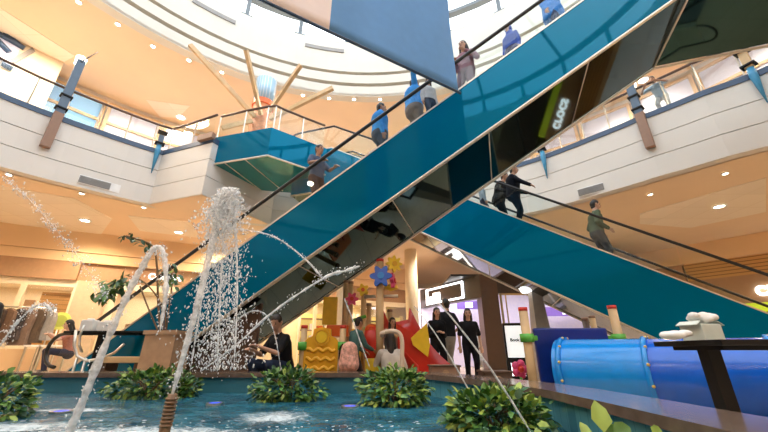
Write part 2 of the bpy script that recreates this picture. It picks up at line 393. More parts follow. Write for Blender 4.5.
for k in range(28):
    a = math.radians(108.3)+2*PI*k/28; c, s = math.cos(a), math.sin(a); R = Matrix.Rotation(a, 4, 'Z')
    b.box((CX+11.1*c, CY+11.1*s, 15.85), (.12, .18, 1.3), R); b.box((CX+11.1*c, CY+11.1*s, 15.24), (.3, .55, .09), R)
b.build('mullion', M['post'], sky)
b = MB(); b.lathe([(11.0, 16.45), (11.0, 16.65), (11.3, 16.65), (11.3, 16.45)], (CX, CY), 64)
for k in range(14):
    a = math.radians(108.3)+2*PI*k/14; c, s = math.cos(a), math.sin(a)
    b.tube([(CX+r*c, CY+r*s, 16.6+2.6*(1-(r/11.1)**2)) for r in (11.1, 9, 7, 5, 3, 1.0)], .09, 6)
for r in (1.0, 3.6, 6.2, 8.7):
    z = 16.6+2.6*(1-(r/11.1)**2); b.lathe([(r-.07, z-.08), (r-.07, z+.08), (r+.07, z+.08), (r+.07, z-.08)], (CX, CY), 48)
b.build('roof_frame', M['post'], sky)
b = MB(); b.lathe([(r, 16.72+2.6*(1-(r/11.1)**2)) for r in (11.1, 9, 7, 5, 3, 1, .01)], (CX, CY), 64, closed=False)
b.lathe([(11.25, 15.2), (11.25, 16.5)], (CX, CY), 64, closed=False)
b.build('pane', M['skyglass'], sky)
# outer walls of the upper floor
MB().lathe([(16.6, Z2), (16.6, Z3), (16.9, Z3), (16.9, Z2)], (CX, CY), 96).build('wall_upper', M['white'], kind='structure')
# ground floor walls ------------------------------------------------
WP = Vector((-14.15, 11.76, 0)); WB = 0.5
wdir = Vector((1, WB, 0)).normalized(); wn = Vector((WB, -1, 0)).normalized()      # wn points into the hall
def wl(x, off=0.0, z=0.0): return Vector((x, WP.y+WB*(x-WP.x), z))+wn*off
def wpiece(b, x0, x1, z0, z1, o0=-0.15, o1=0.0):
    b.hexa([wl(x0, o0, z0), wl(x1, o0, z0), wl(x1, o1, z0), wl(x0, o1, z0), wl(x0, o0, z1), wl(x1, o0, z1), wl(x1, o1, z1), wl(x0, o1, z1)]); return b
XW0, XW1 = -18.5, 1.9
b = MB(); wpiece(b, XW0, XW1, 4.28, Z1, -.4, .0); wpiece(b, XW0, XW1, 3.9, 4.26, -.4, -.03)
b.build('trim_7', M['peach2'], kind='structure')
b = MB(); wpiece(b, XW0, -11.75, 3.2, 3.9, -.45, -.06); wpiece(b, -11.75, -3.5, 3.2, 3.9, -.45, -.2); wpiece(b, -3.5, XW1, 3.2, 3.9, -.45, -.2)
b.build('wall_left', M['brown'], kind='structure')
b = MB(); wpiece(b, XW0, XW1+2, 0, Z1, -3.6, -3.4); b.build('wall_back', M['cream'], kind='structure')
b = MB(); wpiece(b, XW0, XW1, 3.2, 3.3, -3.4, -.45); b.build('ceiling_shops', M['cream'], kind='structure')
b = MB(); wpiece(b, XW0, -11.4, 0.0, 0.75, -.35, -.1); b.build('baseboard_left', M['peach2'], kind='structure')
# cylinder behind the camera and at the far right closes the hall
MB().lathe([(22.4, 0), (22.4, Z1), (22.7, Z1), (22.7, 0)], (CX, CY), 72).build('wall_rear', M['cream'], kind='structure')
# right-hand ground wall
RP = Vector((15.24, 13.12, 0)); RB = -1.2
rdir = Vector((1, RB, 0)).normalized(); rn = Vector((RB, -1, 0)).normalized()
def wr(x, off=0.0, z=0.0): return Vector((x, RP.y+RB*(x-RP.x), z))+rn*off
def rpiece(b, x0, x1, z0, z1, o0=-0.15, o1=0.0):
    b.hexa([wr(x0, o0, z0), wr(x1, o0, z0), wr(x1, o1, z0), wr(x0, o1, z0), wr(x0, o0, z1), wr(x1, o0, z1), wr(x1, o1, z1), wr(x0, o1, z1)]); return b
b = MB(); rpiece(b, 11.0, 18.5, 4.3, Z1, -.3, .25); b.build('trim_8', M['peach2'], kind='structure')
b = MB(); rpiece(b, 13.55, 18.5, 3.55, 4.3, -.3, 0.05); b.build('wall_right', M['oak_slat'], kind='structure')
b = MB(); rpiece(b, 11.0, 13.5, 0, 4.3, -.3, 0.02); b.build('wall_pillar', M['brown'], kind='structure')

# ================================================================== LIGHTS
w = bpy.data.worlds.new('sky'); scn.world = w; w.use_nodes = True
nt = w.node_tree; bg = nt.nodes['Background']; tc = nt.nodes.new('ShaderNodeTexCoord')
nz = nt.nodes.new('ShaderNodeTexNoise'); nz.inputs['Scale'].default_value = 2.0
rm = nt.nodes.new('ShaderNodeValToRGB'); rm.color_ramp.elements[0].color = (0.80, 0.90, 1.0, 1); rm.color_ramp.elements[1].color = (1, 1, 1, 1)
nt.links.new(tc.outputs['Generated'], nz.inputs['Vector']); nt.links.new(nz.outputs['Fac'], rm.inputs['Fac']); nt.links.new(rm.outputs['Color'], bg.inputs['Color'])
bg.inputs['Strength'].default_value = 3.1
WARM = (1.0, 0.86, 0.68)
def lamp(kind, loc, energy, col=WARM, size=0.2, spot=None, rot=None, sy=None):
    l = bpy.data.lights.new('lamp_light', kind); l.energy = energy; l.color = col
    if kind == 'SPOT': l.spot_size = math.radians(spot or 120); l.spot_blend = 0.7; l.shadow_soft_size = size
    elif kind == 'AREA':
        l.shape = 'RECTANGLE' if sy else 'DISK'; l.size = size
        if sy: l.size_y = sy
    else: l.shadow_soft_size = size
    o = bpy.data.objects.new('lamp_light', l); COL.objects.link(o); o.location = loc
    if rot: o.rotation_euler = rot
    return o
def downlight(p, r, label, group, energy):
    t = thing('downlight', label, 'ceiling light', p, 0, group)
    MB().lathe([(r*.8, -.03), (r*1.15, -.03), (r*1.15, .0), (r*.8, .0)], (0, 0), 20).build('trim_ring', M['paper'], t, local=True)
    MB().disc((0, 0, -.02), r*.8, .018, 20).build('lens', M['lens'], t, local=True)
    if energy: lamp('SPOT', (p[0], p[1], p[2]-.08), energy, WARM, r, 150)
for u, v in ((79, 2), (118, 24), (153, 46), (189, 60), (222, 72), (303, 95), (329, 98), (354, 99), (380, 99)):
    downlight(atz(u, v, Z3-.005), .09, 'small round downlight of the row along the edge of the upper peach ceiling', 'downlights along the upper ceiling edge', 180)
downlight(atz(181, 117, Z3-.005), .22, 'larger round downlight in the upper ceiling above the balcony corner', 'ceiling light', 250)
downlight(atz(643, 80, Z3-.005), .22, 'larger round downlight in the upper ceiling behind the upper escalator truss', 'ceiling light', 250)
for u, v in ((9, 174), (82, 193), (144, 207), (650, 194), (725, 173)):
    downlight(atz(u, v, Z1-.005), .075, 'small round downlight near the edge of the ceiling under the balcony', 'downlights under the balcony edge', 70)
for u, v in ((85, 220), (179, 232), (719, 206), (437, 247)):
    downlight(atz(u, v, Z1-.03), .17, {85: 'large bright downlight in the tiled ceiling above the left shops', 179: 'large bright downlight under the balcony behind the fountain plume', 719: 'large bright downlight in the tiled ceiling over the right escalator', 437: 'bright downlight in the ceiling over the playground slide'}[u], 'large downlights of the lower ceiling', 300)
# further rings of ceiling lamps round the hall (both galleries are lit all the way)
for k in range(20):
    a = 2*PI*(k+.5)/20
    lamp('SPOT', (CX+14.2*math.cos(a), CY+14.2*math.sin(a), Z1-.1), 430, (1.0, .76, .46), .2, 160)
    lamp('SPOT', (CX+14.5*math.cos(a), CY+14.5*math.sin(a), Z3-.1), 420, WARM, .2, 160)
# shop ceilings light the left shops
for x in (-16, -13, -10, -7, -4, -1):
    p = wl(x, -1.9, 3.15); lamp('AREA', p, 60, (1, .86, .66), 1.8, rot=(0, 0, 0))

# ================================================================== ESCALATORS
class Esc:
    pass
def escalator(name, label, y0, b, zt, zb, k, width, xa, xb, xend_lo, xend_hi, hr=0.85, ud=0.0):
    """truss seen from its near side. y = y0+b*x, top edge z = zt+k*x, bottom edge z = zb+k*x; runs xa..xb on the slope"""
    E = Esc(); E.y0, E.b, E.zt, E.k, E.w = y0, b, zt, k, width
    e = Vector((1, b, 0)).normalized(); pn = Vector((-b, 1, 0)).normalized(); E.pn = pn; E.e = e
    def P(x, off, z): return Vector((x, y0+b*x, z))+pn*off
    E.P = P
    x_lo, x_hi = (xa, xb) if k > 0 else (xb, xa)          # lower and upper end of slope
    sg = 1 if k > 0 else -1
    ztl, zth = zt+k*x_lo, zt+k*x_hi
    xbl = (0.02-zb)/k                                     # where underside reaches the floor
    t = thing(name, label, 'escalator', P((xa+xb)/2, width/2, 0) if k > 0 else P(x_lo, width/2, 0))
    zbh = zb+k*x_hi
    top = [(xend_lo, ztl), (x_lo, ztl), (x_hi, zth), (xend_hi, zth)]
    bot = [(xend_hi, zbh), (x_hi, zbh), (xbl, .02), (xend_lo, .02)]
    # cladding panels, near and far, in glass sheets with joints
    for off, nm in ((0, 'side_panel'), (width-.04, 'side_panel')):
        mb = MB(); poly = [P(x, off, z) for x, z in top+bot]
        mb.extrude(poly, pn*.04); mb.build(nm, M['teal'], t)
    # underside
    mb = MB()
    for (xA, zA), (xB, zB) in zip(bot, bot[1:]):
        if zA < .05 and zB < .05: continue
        mb.extrude([P(xA, .03, zA-.005), P(xB, .03, zB-.005), P(xB, width-.03, zB-.005+ud), P(xA, width-.03, max(zA-.005+ud, .012))], (0, 0, .06))
    un = mb.build('underside_panel', M['under'], t)
    for xj, rr in [(xbl+(x_hi-xbl)*i/6, .010) for i in range(1, 6)]+[(x_hi, .022)]:
        MB().tube([P(xj, .0, zb+k*xj-.012), P(xj, width, zb+k*xj-.012+ud)], rr, 6).build('joint_strip', M['trimmetal'], un)
    # metal edge strips
    for off in (-.012, width+.012):
        MB().tube([P(x, off, z-.02+(ud if off > 0 else 0)) for x, z in bot[:3]], .03, 6).build('edge_strip', M['trimmetal'], t)
    for off in (-.01, width-.22):
        mb = MB()
        for (xA, zA), (xB, zB) in zip(top, top[1:]):
            mb.extrude([P(xA, off, zA), P(xB, off, zB), P(xB, off+.23, zB), P(xA, off+.23, zA)], (0, 0, .035))
        mb.build('deck_strip', M['trimmetal'], t)
    # steps
    mb = MB(); n = max(2, int(abs(zth-ztl)/.2)); st = []
    for i in range(n):
        xA = x_lo+(x_hi-x_lo)*i/n; xB = x_lo+(x_hi-x_lo)*(i+1)/n; z = ztl+(zth-ztl)*i/n-.05
        mb.extrude([P(xA, .2, z-.25), P(xB, .2, z-.05), P(xB, .2, z), P(xA, .2, z)], pn*(width-.4))
    mb.extrude([P(xend_lo, .2, ztl-.08), P(x_lo, .2, ztl-.08), P(x_lo, .2, ztl-.04), P(xend_lo, .2, ztl-.04)], pn*(width-.4))
    mb.extrude([P(xend_hi, .2, zth-.1), P(x_hi, .2, zth-.1), P(x_hi, .2, zth-.04), P(xend_hi, .2, zth-.04)], pn*(width-.4))
    mb.build('step_band', M['step'], t)
    # balustrade glass and handrails
    for off in (.1, width-.1):
        mb = MB(); line = [(xend_lo, ztl), (x_lo, ztl), (x_hi, zth), (xend_hi, zth)]
        for (xA, zA), (xB, zB) in zip(line, line[1:]):
            q = max(1, int(abs(xB-xA)/2.4))
            for i in range(q):
                f0, f1 = i/q, (i+1)/q
                x0, x1 = xA+(xB-xA)*f0+.01*sg, xA+(xB-xA)*f1-.01*sg; z0, z1 = zA+(zB-zA)*f0, zA+(zB-zA)*f1
                mb.extrude([P(x0, off-.006, z0+.03), P(x1, off-.006, z1+.03), P(x1, off-.006, z1+hr-.02), P(x0, off-.006, z0+hr-.02)], pn*.012)
        mb.build('glass_panel', M['glass'], t)
        mb = MB(); pts = []
        for i in range(9):
            a = PI*i/8; pts.append(P(xend_lo-sg*.38*math.sin(a), off, ztl+.12+(hr-.12)*(1-math.cos(a))/2))
        pts += [P(x_lo, off, ztl+hr), P(x_hi, off, zth+hr)]
        for i in range(9):
            a = PI*(1-i/8); pts.append(P(xend_hi+sg*.38*math.sin(a), off, zth+.12+(hr-.12)*(1-math.cos(a))/2))
        mb.tube(pts, .036, 8); mb.build('handrail', M['rubber'], t)
    E.root = t
    return E
EA = escalator('escalator', 'long teal glass escalator rising from the pool side across the whole hall', 5.341, -.32, 4.213, 3.006, .63, 1.7, -6.3, 5.0, -6.75, 9.3, hr=.77, ud=-.09)
EB = escalator('escalator', 'teal glass escalator rising behind the playground tunnel to the square landing', 9.566, -.32, 6.12, 4.50, -.617, 1.95, -1.83, 9.5, 10.2, -3.2, hr=.98)
# the landing box of the second escalator
L = [Vector((-5.75, 9.58, 0)), Vector((-3.55, 8.98, 0)), Vector((-2.0, 10.2, 0)), Vector((-1.4, 12.0, 0)), Vector((-4.9, 11.3, 0))]
lt = thing('escalator_landing', 'teal faced landing box jutting out from the balcony corner', 'landing', (-3.6, 10.6, 6.25))
MB().prism(L, 6.27, 7.25).build('facing', M['teal'], lt)
MB().prism(shr(L, .02), 6.2, 6.268).build('soffit', M['soffit'], lt)
b = MB()
for i in range(3): b.tube([L[i]+Vector((0, 0, 6.22)), L[i+1]+Vector((0, 0, 6.22))], .03, 6)
for f in (.33, .66):
    q = L[0].lerp(L[1], f); b.tube([q+Vector((0, 0, 6.19)), q+Vector((.55, 2.2, 6.19))], .016, 6)
b.build('edge_strip', M['trimmetal'], lt)
MB().prism(shr(L, .05), 7.25, 7.27).build('floor_plate', M['grey'], lt)

# railings --------------------------------------------------------------
def railing(name, label, pts, hh, gap=1.6, post=True, rail=.04):
    t = thing(name, label, 'railing', pts[0])
    for A, B in zip(pts, pts[1:]):
        d = (B-A); n = d.normalized(); side = Vector((-n.y, n.x, 0)).normalized()*.012
        q0, q1 = A+d*.006, B-d*.006
        g = MB(); g.extrude([q0, q1, q1+Vector((0, 0, hh-.02)), q0+Vector((0, 0, hh-.02))], side)
        g.build('glass_panel', M['glass'], t)
        MB().box(A+Vector((0, 0, hh/2)), (.03, .03, hh)).build('clamp_post', M['steel'], t)
    MB().tube([p+Vector((0, 0, hh)) for p in pts], rail, 8).build('handrail', M['darkbrown'], t)
    return t
HR = 0.98
railing('balcony_railing', 'glass balcony railing with dark handrail above the left shops', [rp(a, .08, Z2) for a in range(176, 129, -4)]+[K+Vector((.05, .1, Z2))], HR)
railing('balcony_railing', 'short glass railing between the balcony corner and the teal landing', [K+Vector((.1, .1, Z2)), K.lerp(P2, .55)+Vector((0, .1, Z2)), P2+Vector((-.1, .1, Z2))], HR)
railing('balcony_railing', 'glass balcony railing with dark handrail on the right behind the escalators', [rp(a, .08, Z2) for a in range(6, 84, 4)], HR)
railing('landing_railing', 'glass railing with bent handrail round the teal landing box', [p+Vector((0, 0, 7.27)) for p in (L[0]+Vector((.12, .12, 0)), L[0].lerp(L[1], .5)+Vector((.03, .1, 0)), L[1].lerp(L[0], .12)+Vector((0, .12, 0)), L[1]+Vector((0, .16, 0)), L[1].lerp(L[2], .12)+Vector((-.06, .14, 0)), L[1].lerp(L[2], .55)+Vector((-.08, .1, 0)), L[2]+Vector((-.12, .0, 0)))], .95)
railing('landing_railing', 'inner glass railing on the far side of the teal landing box', [Vector(q) for q in ((-2.6, 11.9, 7.27), (-1.6, 12.0, 7.27), (-.6, 12.3, 7.1), (1.2, 12.5, 7.08), (3.2, 12.0, 7.08))], .95)
MB().box(P2+Vector((-.25, .02, Z2+.03)), (.6, .16, .2), Matrix.Rotation(-.34, 4, 'Z')).build('trim_9', M['brownpost'], kind='structure')

# ================================================================== PEOPLE
CM = {}
def cmat(col, rough=0.8, vary=0.12, scale=10):
    k = (tuple(col), rough, vary, scale)
    if k not in CM: CM[k] = mat('cloth_%d' % len(CM), col, rough, vary=vary, scale=scale, spec=0.12)
    return CM[k]
SKIN = mat('skin', (0.46, 0.25, 0.16), 0.55, vary=0.05, scale=20)
SKINL = mat('skin_pale', (0.62, 0.38, 0.27), 0.55, vary=0.05, scale=20)
HAIRM = mat('dark_hair', (0.014, 0.010, 0.009), 0.5, vary=0.3, scale=60)
EYE = mat('eye_dark', (0.02, 0.015, 0.012), 0.2); LIP = mat('lip', (0.38, 0.12, 0.10), 0.5)
SHOE = mat('shoe_dark', (0.03, 0.028, 0.028), 0.5); SHOEW = mat('shoe_white', (0.7, 0.68, 0.66), 0.5)
def caps(b, p0, p1, r0, r1, side=None, wx=1.0, seg=12, ex=0.0):
    p0, p1 = Vector(p0), Vector(p1); d = p1-p0; Ln = d.length
    d = d.normalized() if Ln > 1e-6 else Vector((0, 0, 1))
    if side is None:
        side = d.cross(Vector((0, 1, 0)));
        if side.length < .1: side = d.cross(Vector((1, 0, 0)))
    side = (Vector(side)-d*Vector(side).dot(d)).normalized(); fw = d.cross(side)
    r0 += ex; r1 += ex; rows = []
    for i in range(4):
        a = PI/2*i/4; rows.append((p0-d*r0*math.cos(a), r0*math.sin(a)))
    rows += [(p0, r0), (p0+d*Ln*.5, (r0+r1)/2), (p1, r1)]
    for i in range(1, 5):
        a = PI/2*(1-i/4); rows.append((p1+d*r1*math.cos(a), r1*math.sin(a)))
    rings = []
    for c, r in rows:
        r = max(r, 1e-4); rings.append([b.bm.verts.new(c+side*(r*wx*math.cos(2*PI*k/seg))+fw*(r*math.sin(2*PI*k/seg))) for k in range(seg)])
    for A, B in zip(rings, rings[1:]):
        for k in range(seg): b.bm.faces.new((A[k], A[(k+1) % seg], B[(k+1) % seg], B[k]))
    b.bm.faces.new(rings[0][::-1]); b.bm.faces.new(rings[-1])
def fuse(b, vox, smooth=3):
    """one continuous skin over all the forms in b"""
    me = bpy.data.meshes.new('tmp'); bmesh.ops.recalc_face_normals(b.bm, faces=b.bm.faces); b.bm.to_mesh(me); b.bm.free()
    o = bpy.data.objects.new('tmp', me); COL.objects.link(o)
    md = o.modifiers.new('r', 'REMESH'); md.mode = 'VOXEL'; md.voxel_size = vox; md.use_smooth_shade = True
    sm = o.modifiers.new('s', 'SMOOTH'); sm.iterations = smooth; sm.factor = .5
    dg = bpy.context.evaluated_depsgraph_get(); r = bpy.data.meshes.new_from_object(o.evaluated_get(dg))
    bpy.data.objects.remove(o); bpy.data.meshes.remove(me)
    nb = MB(); nb.bm.from_mesh(r); bpy.data.meshes.remove(r)
    for f in nb.bm.faces: f.smooth = True; f.material_index = 0
    return nb
def ik(S, W, a, c, pole):
    S, W = Vector(S), Vector(W); d = W-S; Ln = d.length
    if Ln > (a+c)*.995: W = S+d.normalized()*(a+c)*.995; d = W-S; Ln = d.length
    x = (a*a-c*c+Ln*Ln)/(2*Ln); hh = math.sqrt(max(a*a-x*x, 0)); n = d.normalized()
    p = Vector(pole); p = (p-n*p.dot(n)).normalized()
    return S+n*x+p*hh, W
def person(label, loc, yaw, H=1.68, hz=0.92, lean=0.0, hands=None, feet=None, kneepole=((.15, 1, 0), (-.15, 1, 0)), elbowpole=((.5, -1, -.2), (-.5, -1, -.2)),
           top=(.1, .1, .1), sleeve=1.0, legs=(.03, .03, .04), legfrac=1.0, hair='short', hairm=None, skin=None, head_yaw=0.0, head_pitch=0.0, shoes=None, bulk=1.0, mask=None, skirt=False, long_top=0.0, name='person', hood=None, topm=None):
    s = H/1.7; skin = skin or SKIN
    t = thing(name, label, 'person', loc, yaw)
    T = Matrix.Rotation(-lean, 3, 'X')
    P0 = Vector((0, 0, hz)); f = lambda x, y, z: P0+T @ Vector((x, y, z))
    side = Vector((1, 0, 0))
    waist, chest, neck, nk2 = f(0, 0, .14), f(0, -.005, .34), f(0, -.005, .50), f(0, .012, .575)
    hR = Matrix.Rotation(head_yaw, 3, 'Z') @ Matrix.Rotation(-lean*.4+head_pitch, 3, 'X')
    hc = nk2+Vector(hR @ Vector((0, .02, .085)))
    hd = lambda x, y, z: hc+hR @ Vector((x, y, z))
    sh = [f(.160, -.005, .425), f(-.160, -.005, .425)]
    hip = [f(.085, 0, -.02), f(-.085, 0, -.02)]
    feet = feet or [(.10, .02, 0), (-.10, -.03, 0)]
    hands = hands or [(.23, .04, hz-.10), (-.23, .04, hz-.10)]
    E_, W_, Kn, An = [], [], [], []
    for i in (0, 1):
        e, wv = ik(sh[i], hands[i], .29, .25, elbowpole[i]); E_.append(e); W_.append(wv)
        k, a = ik(hip[i], Vector(feet[i])+Vector((0, 0, .085)), .43, .42, kneepole[i]); Kn.append(k); An.append(a)
    def torso(b, ex):
        caps(b, f(0, 0, .0), waist, .115*bulk, .105*bulk, side, 1.35, 16, ex); caps(b, waist, chest, .105*bulk, .118*bulk, side, 1.38, 16, ex)
        caps(b, chest, f(0, -.01, .375), .115*bulk, .088, side, 1.4, 16, ex)
        for i in (0, 1): caps(b, f(0, -.005, .465), sh[i], .045, .052, None, 1, 12, ex*.7)
    def arm(b, i, fr, ex, er=None):
        caps(b, sh[i], E_[i] if fr >= .5 else sh[i].lerp(E_[i], fr*2), .054, .044, None, 1, 12, ex)
        if fr > .5: caps(b, E_[i], E_[i].lerp(W_[i], (fr-.5)*2), .043, .031, None, 1, 12, ex)
    def leg(b, i, fr, ex):
        caps(b, hip[i], Kn[i], .085*bulk, .058, None, 1, 12, ex)
        if fr > .5: caps(b, Kn[i], Kn[i].lerp(An[i], (fr-.5)*2), .057, .040, None, 1, 12, ex)
    b = MB(); torso(b, -.012)
    for i in (0, 1):
        arm(b, i, 1.0, -.006); leg(b, i, 1.0, -.010); sg = 1 if i == 0 else -1
        # foot
        tdir = Vector((An[i].x*.2, 1, 0)).normalized(); caps(b, An[i]+Vector((0, -.03, -.04)), An[i]+tdir*.13+Vector((0, 0, -.055)), .036, .026, side, 1.2)
        # hand: palm, four unequal bent fingers and a thumb leaving the side of the palm
        d = (W_[i]-E_[i]).normalized(); ps = d.cross(Vector((0, 0, 1)))
        if ps.length < .3: ps = Vector((0, 1, 0))
        ps = (ps-d*ps.dot(d)).normalized(); nn = d.cross(ps)
        if nn.z > 0: nn = -nn
        pe = W_[i]+d*.085
        caps(b, W_[i]+d*.01, pe, .020, .022, ps, 1.7)
        for q, Lf in enumerate((.066, .076, .071, .056)):
            r = pe+ps*(.030-.020*q); m1 = r+d*Lf*.55+nn*.008; m2 = m1+(d*.7+nn*.7).normalized()*Lf*.5
            caps(b, r-d*.01, m1, .0105, .010, None, 1, 8); caps(b, m1, m2, .010, .009, None, 1, 8)
        tb = W_[i]+d*.03+ps*.03; tm = tb+(d*.6+ps*.8).normalized()*.035; caps(b, tb, tm, .013, .012, None, 1, 8); caps(b, tm, tm+(d*.9+ps*.1+nn*.3).normalized()*.032, .012, .010, None, 1, 8)
    caps(b, neck-Vector((0, 0, .02)), nk2+Vector((0, 0, .03)), .055, .052)
    caps(b, hd(0, -.012, .015), hd(0, -.004, .04), .090, .088, hR @ side, .88, 16)         # skull
    caps(b, hd(0, .032, -.055), hd(0, .02, -.01), .050, .066, hR @ side, .92, 14)           # jaw and cheeks
    caps(b, hd(0, .088, .012), hd(0, .106, -.022), .010, .015, None, 1, 8)                  # nose
    for sx in (-1, 1): caps(b, hd(.079*sx, -.005, -.015), hd(.084*sx, -.012, .02), .011, .015, hR @ Vector((0, 1, 0)), 1.3, 8)
    body = fuse(b, .0105, 2)
    body.slot = 1
    for sx in (-1, 1): body.ball(hd(.032*sx, .083, .012), .0115, (1.3, .6, .8), 8, 6)
    for sx in (-1, 1): body.ball(hd(.032*sx, .087, .036), .012, (1.7, .5, .35), 8, 6)
    body.slot = 2; body.ball(hd(0, .088, -.052), .018, (1.3, .45, .45), 10, 6)
    S = Matrix.Scale(s, 4)
    def fin(bb, nm, m, par):
        bmesh.ops.transform(bb.bm, matrix=S, verts=bb.bm.verts); return bb.build(nm, m, par, local=True)
    body = fin(body, 'body', [skin, EYE, LIP], t)
    b = MB(); torso(b, .010)
    for i in (0, 1): arm(b, i, sleeve, .013)
    if long_top:
        caps(b, f(0, 0, .02), f(0, 0, -long_top), .118*bulk, .13*bulk, side, 1.4, 16, .012)
    caps(b, neck-Vector((0, 0, .035)), neck-Vector((0, 0, .01)), .062, .058)
    fin(fuse(b, .013, 3), 'top', topm or cmat(top), body)
    b = MB(); caps(b, f(0, 0, -.04), f(0, 0, .06), .118*bulk, .112*bulk, side, 1.35, 16, .004)
    for i in (0, 1): leg(b, i, legfrac, .012)
    fin(fuse(b, .013, 3), 'trousers', cmat(legs), body)
    for i in (0, 1):
        b = MB(); tdir = Vector((An[i].x*.2, 1, 0)).normalized(); A = An[i]
        caps(b, A+Vector((0, -.035, -.045)), A+tdir*.15+Vector((0, 0, -.055)), .044, .034, side, 1.15); caps(b, A, A+Vector((0, -.01, -.04)), .05, .045)
        for v in b.bm.verts:
            if v.co.z < A.z-.083: v.co.z = A.z-.083
        fin(b, 'shoe', shoes or SHOE, body)
    # hair
    hm = hairm or HAIRM; b = MB()
    caps(b, hd(0, -.022, .03), hd(0, -.012, .05), .094, .093, hR @ side, .92, 14); caps(b, hd(0, -.05, -.04), hd(0, -.04, 0), .055, .07, hR @ side, 1.1, 12)
    if hair in ('long', 'mid'):
        ln = -.30 if hair == 'long' else -.14
        for sx in (-1, 0, 1):
            q = hd(.055*sx, -.06 if sx == 0 else -.02, 0); e = q+T @ Vector((.02*sx, -.05 if sx == 0 else -.03, ln)); caps(b, q, e, .055 if sx == 0 else .04, .035, side, 1.2, 12)
    if hair == 'bun': b.ball(hd(0, -.11, .08), .045)
    hb = fuse(b, .012, 2)
    if hair != 'hood':
        kill = [fc for fc in hb.bm.faces if (hR.inverted() @ (fc.calc_center_median()-hc)).y > .052 and (hR.inverted() @ (fc.calc_center_median()-hc)).z < .065]
        bmesh.ops.delete(hb.bm, geom=kill, context='FACES')
    fin(hb, 'hair', hm, body)
    if hood:
        b = MB(); caps(b, hd(0, -.03, .02), hd(0, -.02, .045), .110, .108, hR @ side, .92, 14); caps(b, hd(0, -.04, -.07), neck, .085, .10, side, 1.1, 14)
        hb = fuse(b, .012, 2)
        kill = [fc for fc in hb.bm.faces if (hR.inverted() @ (fc.calc_center_median()-hc)).y > .05 and abs((hR.inverted() @ (fc.calc_center_median()-hc)).x) < .075 and -.1 < (hR.inverted() @ (fc.calc_center_median()-hc)).z < .085]
        bmesh.ops.delete(hb.bm, geom=kill, context='FACES'); fin(hb, 'headscarf', hood, body)
    if mask:
        b = MB(); caps(b, hd(0, .045, -.055), hd(0, .055, -.02), .056, .06, hR @ side, .95, 12); fin(b, 'face_mask', mask, body)
    return t
def rider(E, u, v, label, face, off=None, **kw):
    """someone standing on an escalator step whose head top shows at u, v"""
    off = E.w*.5 if off is None else off
    sh = off*math.sqrt(1+E.b**2); p = atp(u, v, (0, E.y0+sh), E.b)
    zs = E.zt+E.k*(p.x-0)-.03
    Hh = kw.pop('H', None) or min(max((p.z-zs), 1.2), 2.05)
    yaw = math.atan2(E.e.y, E.e.x)-PI/2 if face > 0 else math.atan2(-E.e.y, -E.e.x)-PI/2
    yaw += kw.pop('turn', 0.0)
    pass
    st = .11*(1 if face > 0 else -1)*(1 if E.k > 0 else -1)
    return person(label, (p.x, p.y, zs), yaw, Hh, **kw)
def stander(u, v, Y, label, yaw, base=0.0, **kw):
    p = at(u, v, Y); Hh = kw.pop('H', None) or (p.z-base)
    return person(label, (p.x, p.y, base), yaw, Hh, **kw)
R = math.radians
# --- riders on the long escalator
rider(EA, 319, 146, 'man in dark shirt and brown trousers riding low on the long escalator', 1, turn=-.3, top=(.07, .10, .16), sleeve=.45, legs=(.085, .05, .045), hands=[(.22, .34, 1.12), (-.1, .42, 1.10)], hair='short', bulk=1.08)
rider(EA, 380, 104, 'person in blue shirt and grey trousers below the hanging flag on the long escalator', 1, turn=.4, top=(.05, .28, .70), legs=(.09, .11, .14), hair='short', bulk=1.5)
rider(EA, 413, 80, 'person in bright blue shirt reaching up just under the flag tip', 1, turn=.5, top=(.06, .32, .78), legs=(.25, .22, .2), hands=[(.25, .1, 1.75), (-.2, .2, 1.0)], bulk=1.6)
rider(EA, 429, 97, 'person with dark hair and white shirt beside the flag tip on the long escalator', 1, turn=-.9, top=(.55, .55, .58), legs=(.04, .05, .08), hair='mid', bulk=1.15, off=.5)
rider(EA, 463, 43, 'woman in mauve top with pale bag looking down from the long escalator', 1, turn=-2.0, top=(.30, .16, .20), legs=(.20, .14, .16), hair='mid', bulk=1.15, hands=[(.1, .25, 1.05), (-.15, .22, 1.2)], skin=SKINL)
rider(EA, 508, 27, 'woman in blue headscarf and blue jacket looking down from the long escalator', 1, turn=-2.2, top=(.05, .10, .42), legs=(.05, .05, .12), hood=cmat((.05, .10, .45)), hair='short', bulk=1.2, skin=SKINL)
rider(EA, 546, -15, 'person in bright blue jacket highest up on the long escalator', 1, turn=-1.0, top=(.03, .20, .62), legs=(.03, .05, .12), bulk=1.3, long_top=.25)
# --- riders on the second escalator
rider(EB, 495, 174, 'person in black leaning on the handrail behind the man in the navy jacket', 1, off=1.05, turn=-.3, top=(.004, .004, .005), legs=(.004, .004, .006), lean=.35, hands=[(.3, .3, .98), (-.1, .4, .98)], hair='short', bulk=1.35)
rider(EB, 509, 167, 'man in navy jacket holding the second escalator handrail', 1, off=.45, turn=-.25, top=(.004, .006, .012), legs=(.004, .005, .012), hands=[(.2, .45, .98), (-.16, .3, .95)], hair='short', lean=.12, bulk=1.4)
rider(EB, 587, 192, 'man in olive green hooded jacket riding alone down the second escalator', 1, off=.95, turn=.1, top=(.10, .13, .08), legs=(.06, .06, .065), hands=[(.2, .16, .95), (-.2, .16, .95)], hair='short', skin=SKINL, lean=.12, bulk=1.15)
rider(EB, 481, 183, 'person in pale grey blue top, farthest up of the second escalator riders', 1, off=.9, turn=.2, top=(.30, .36, .42), legs=(.05, .06, .1), H=1.4)
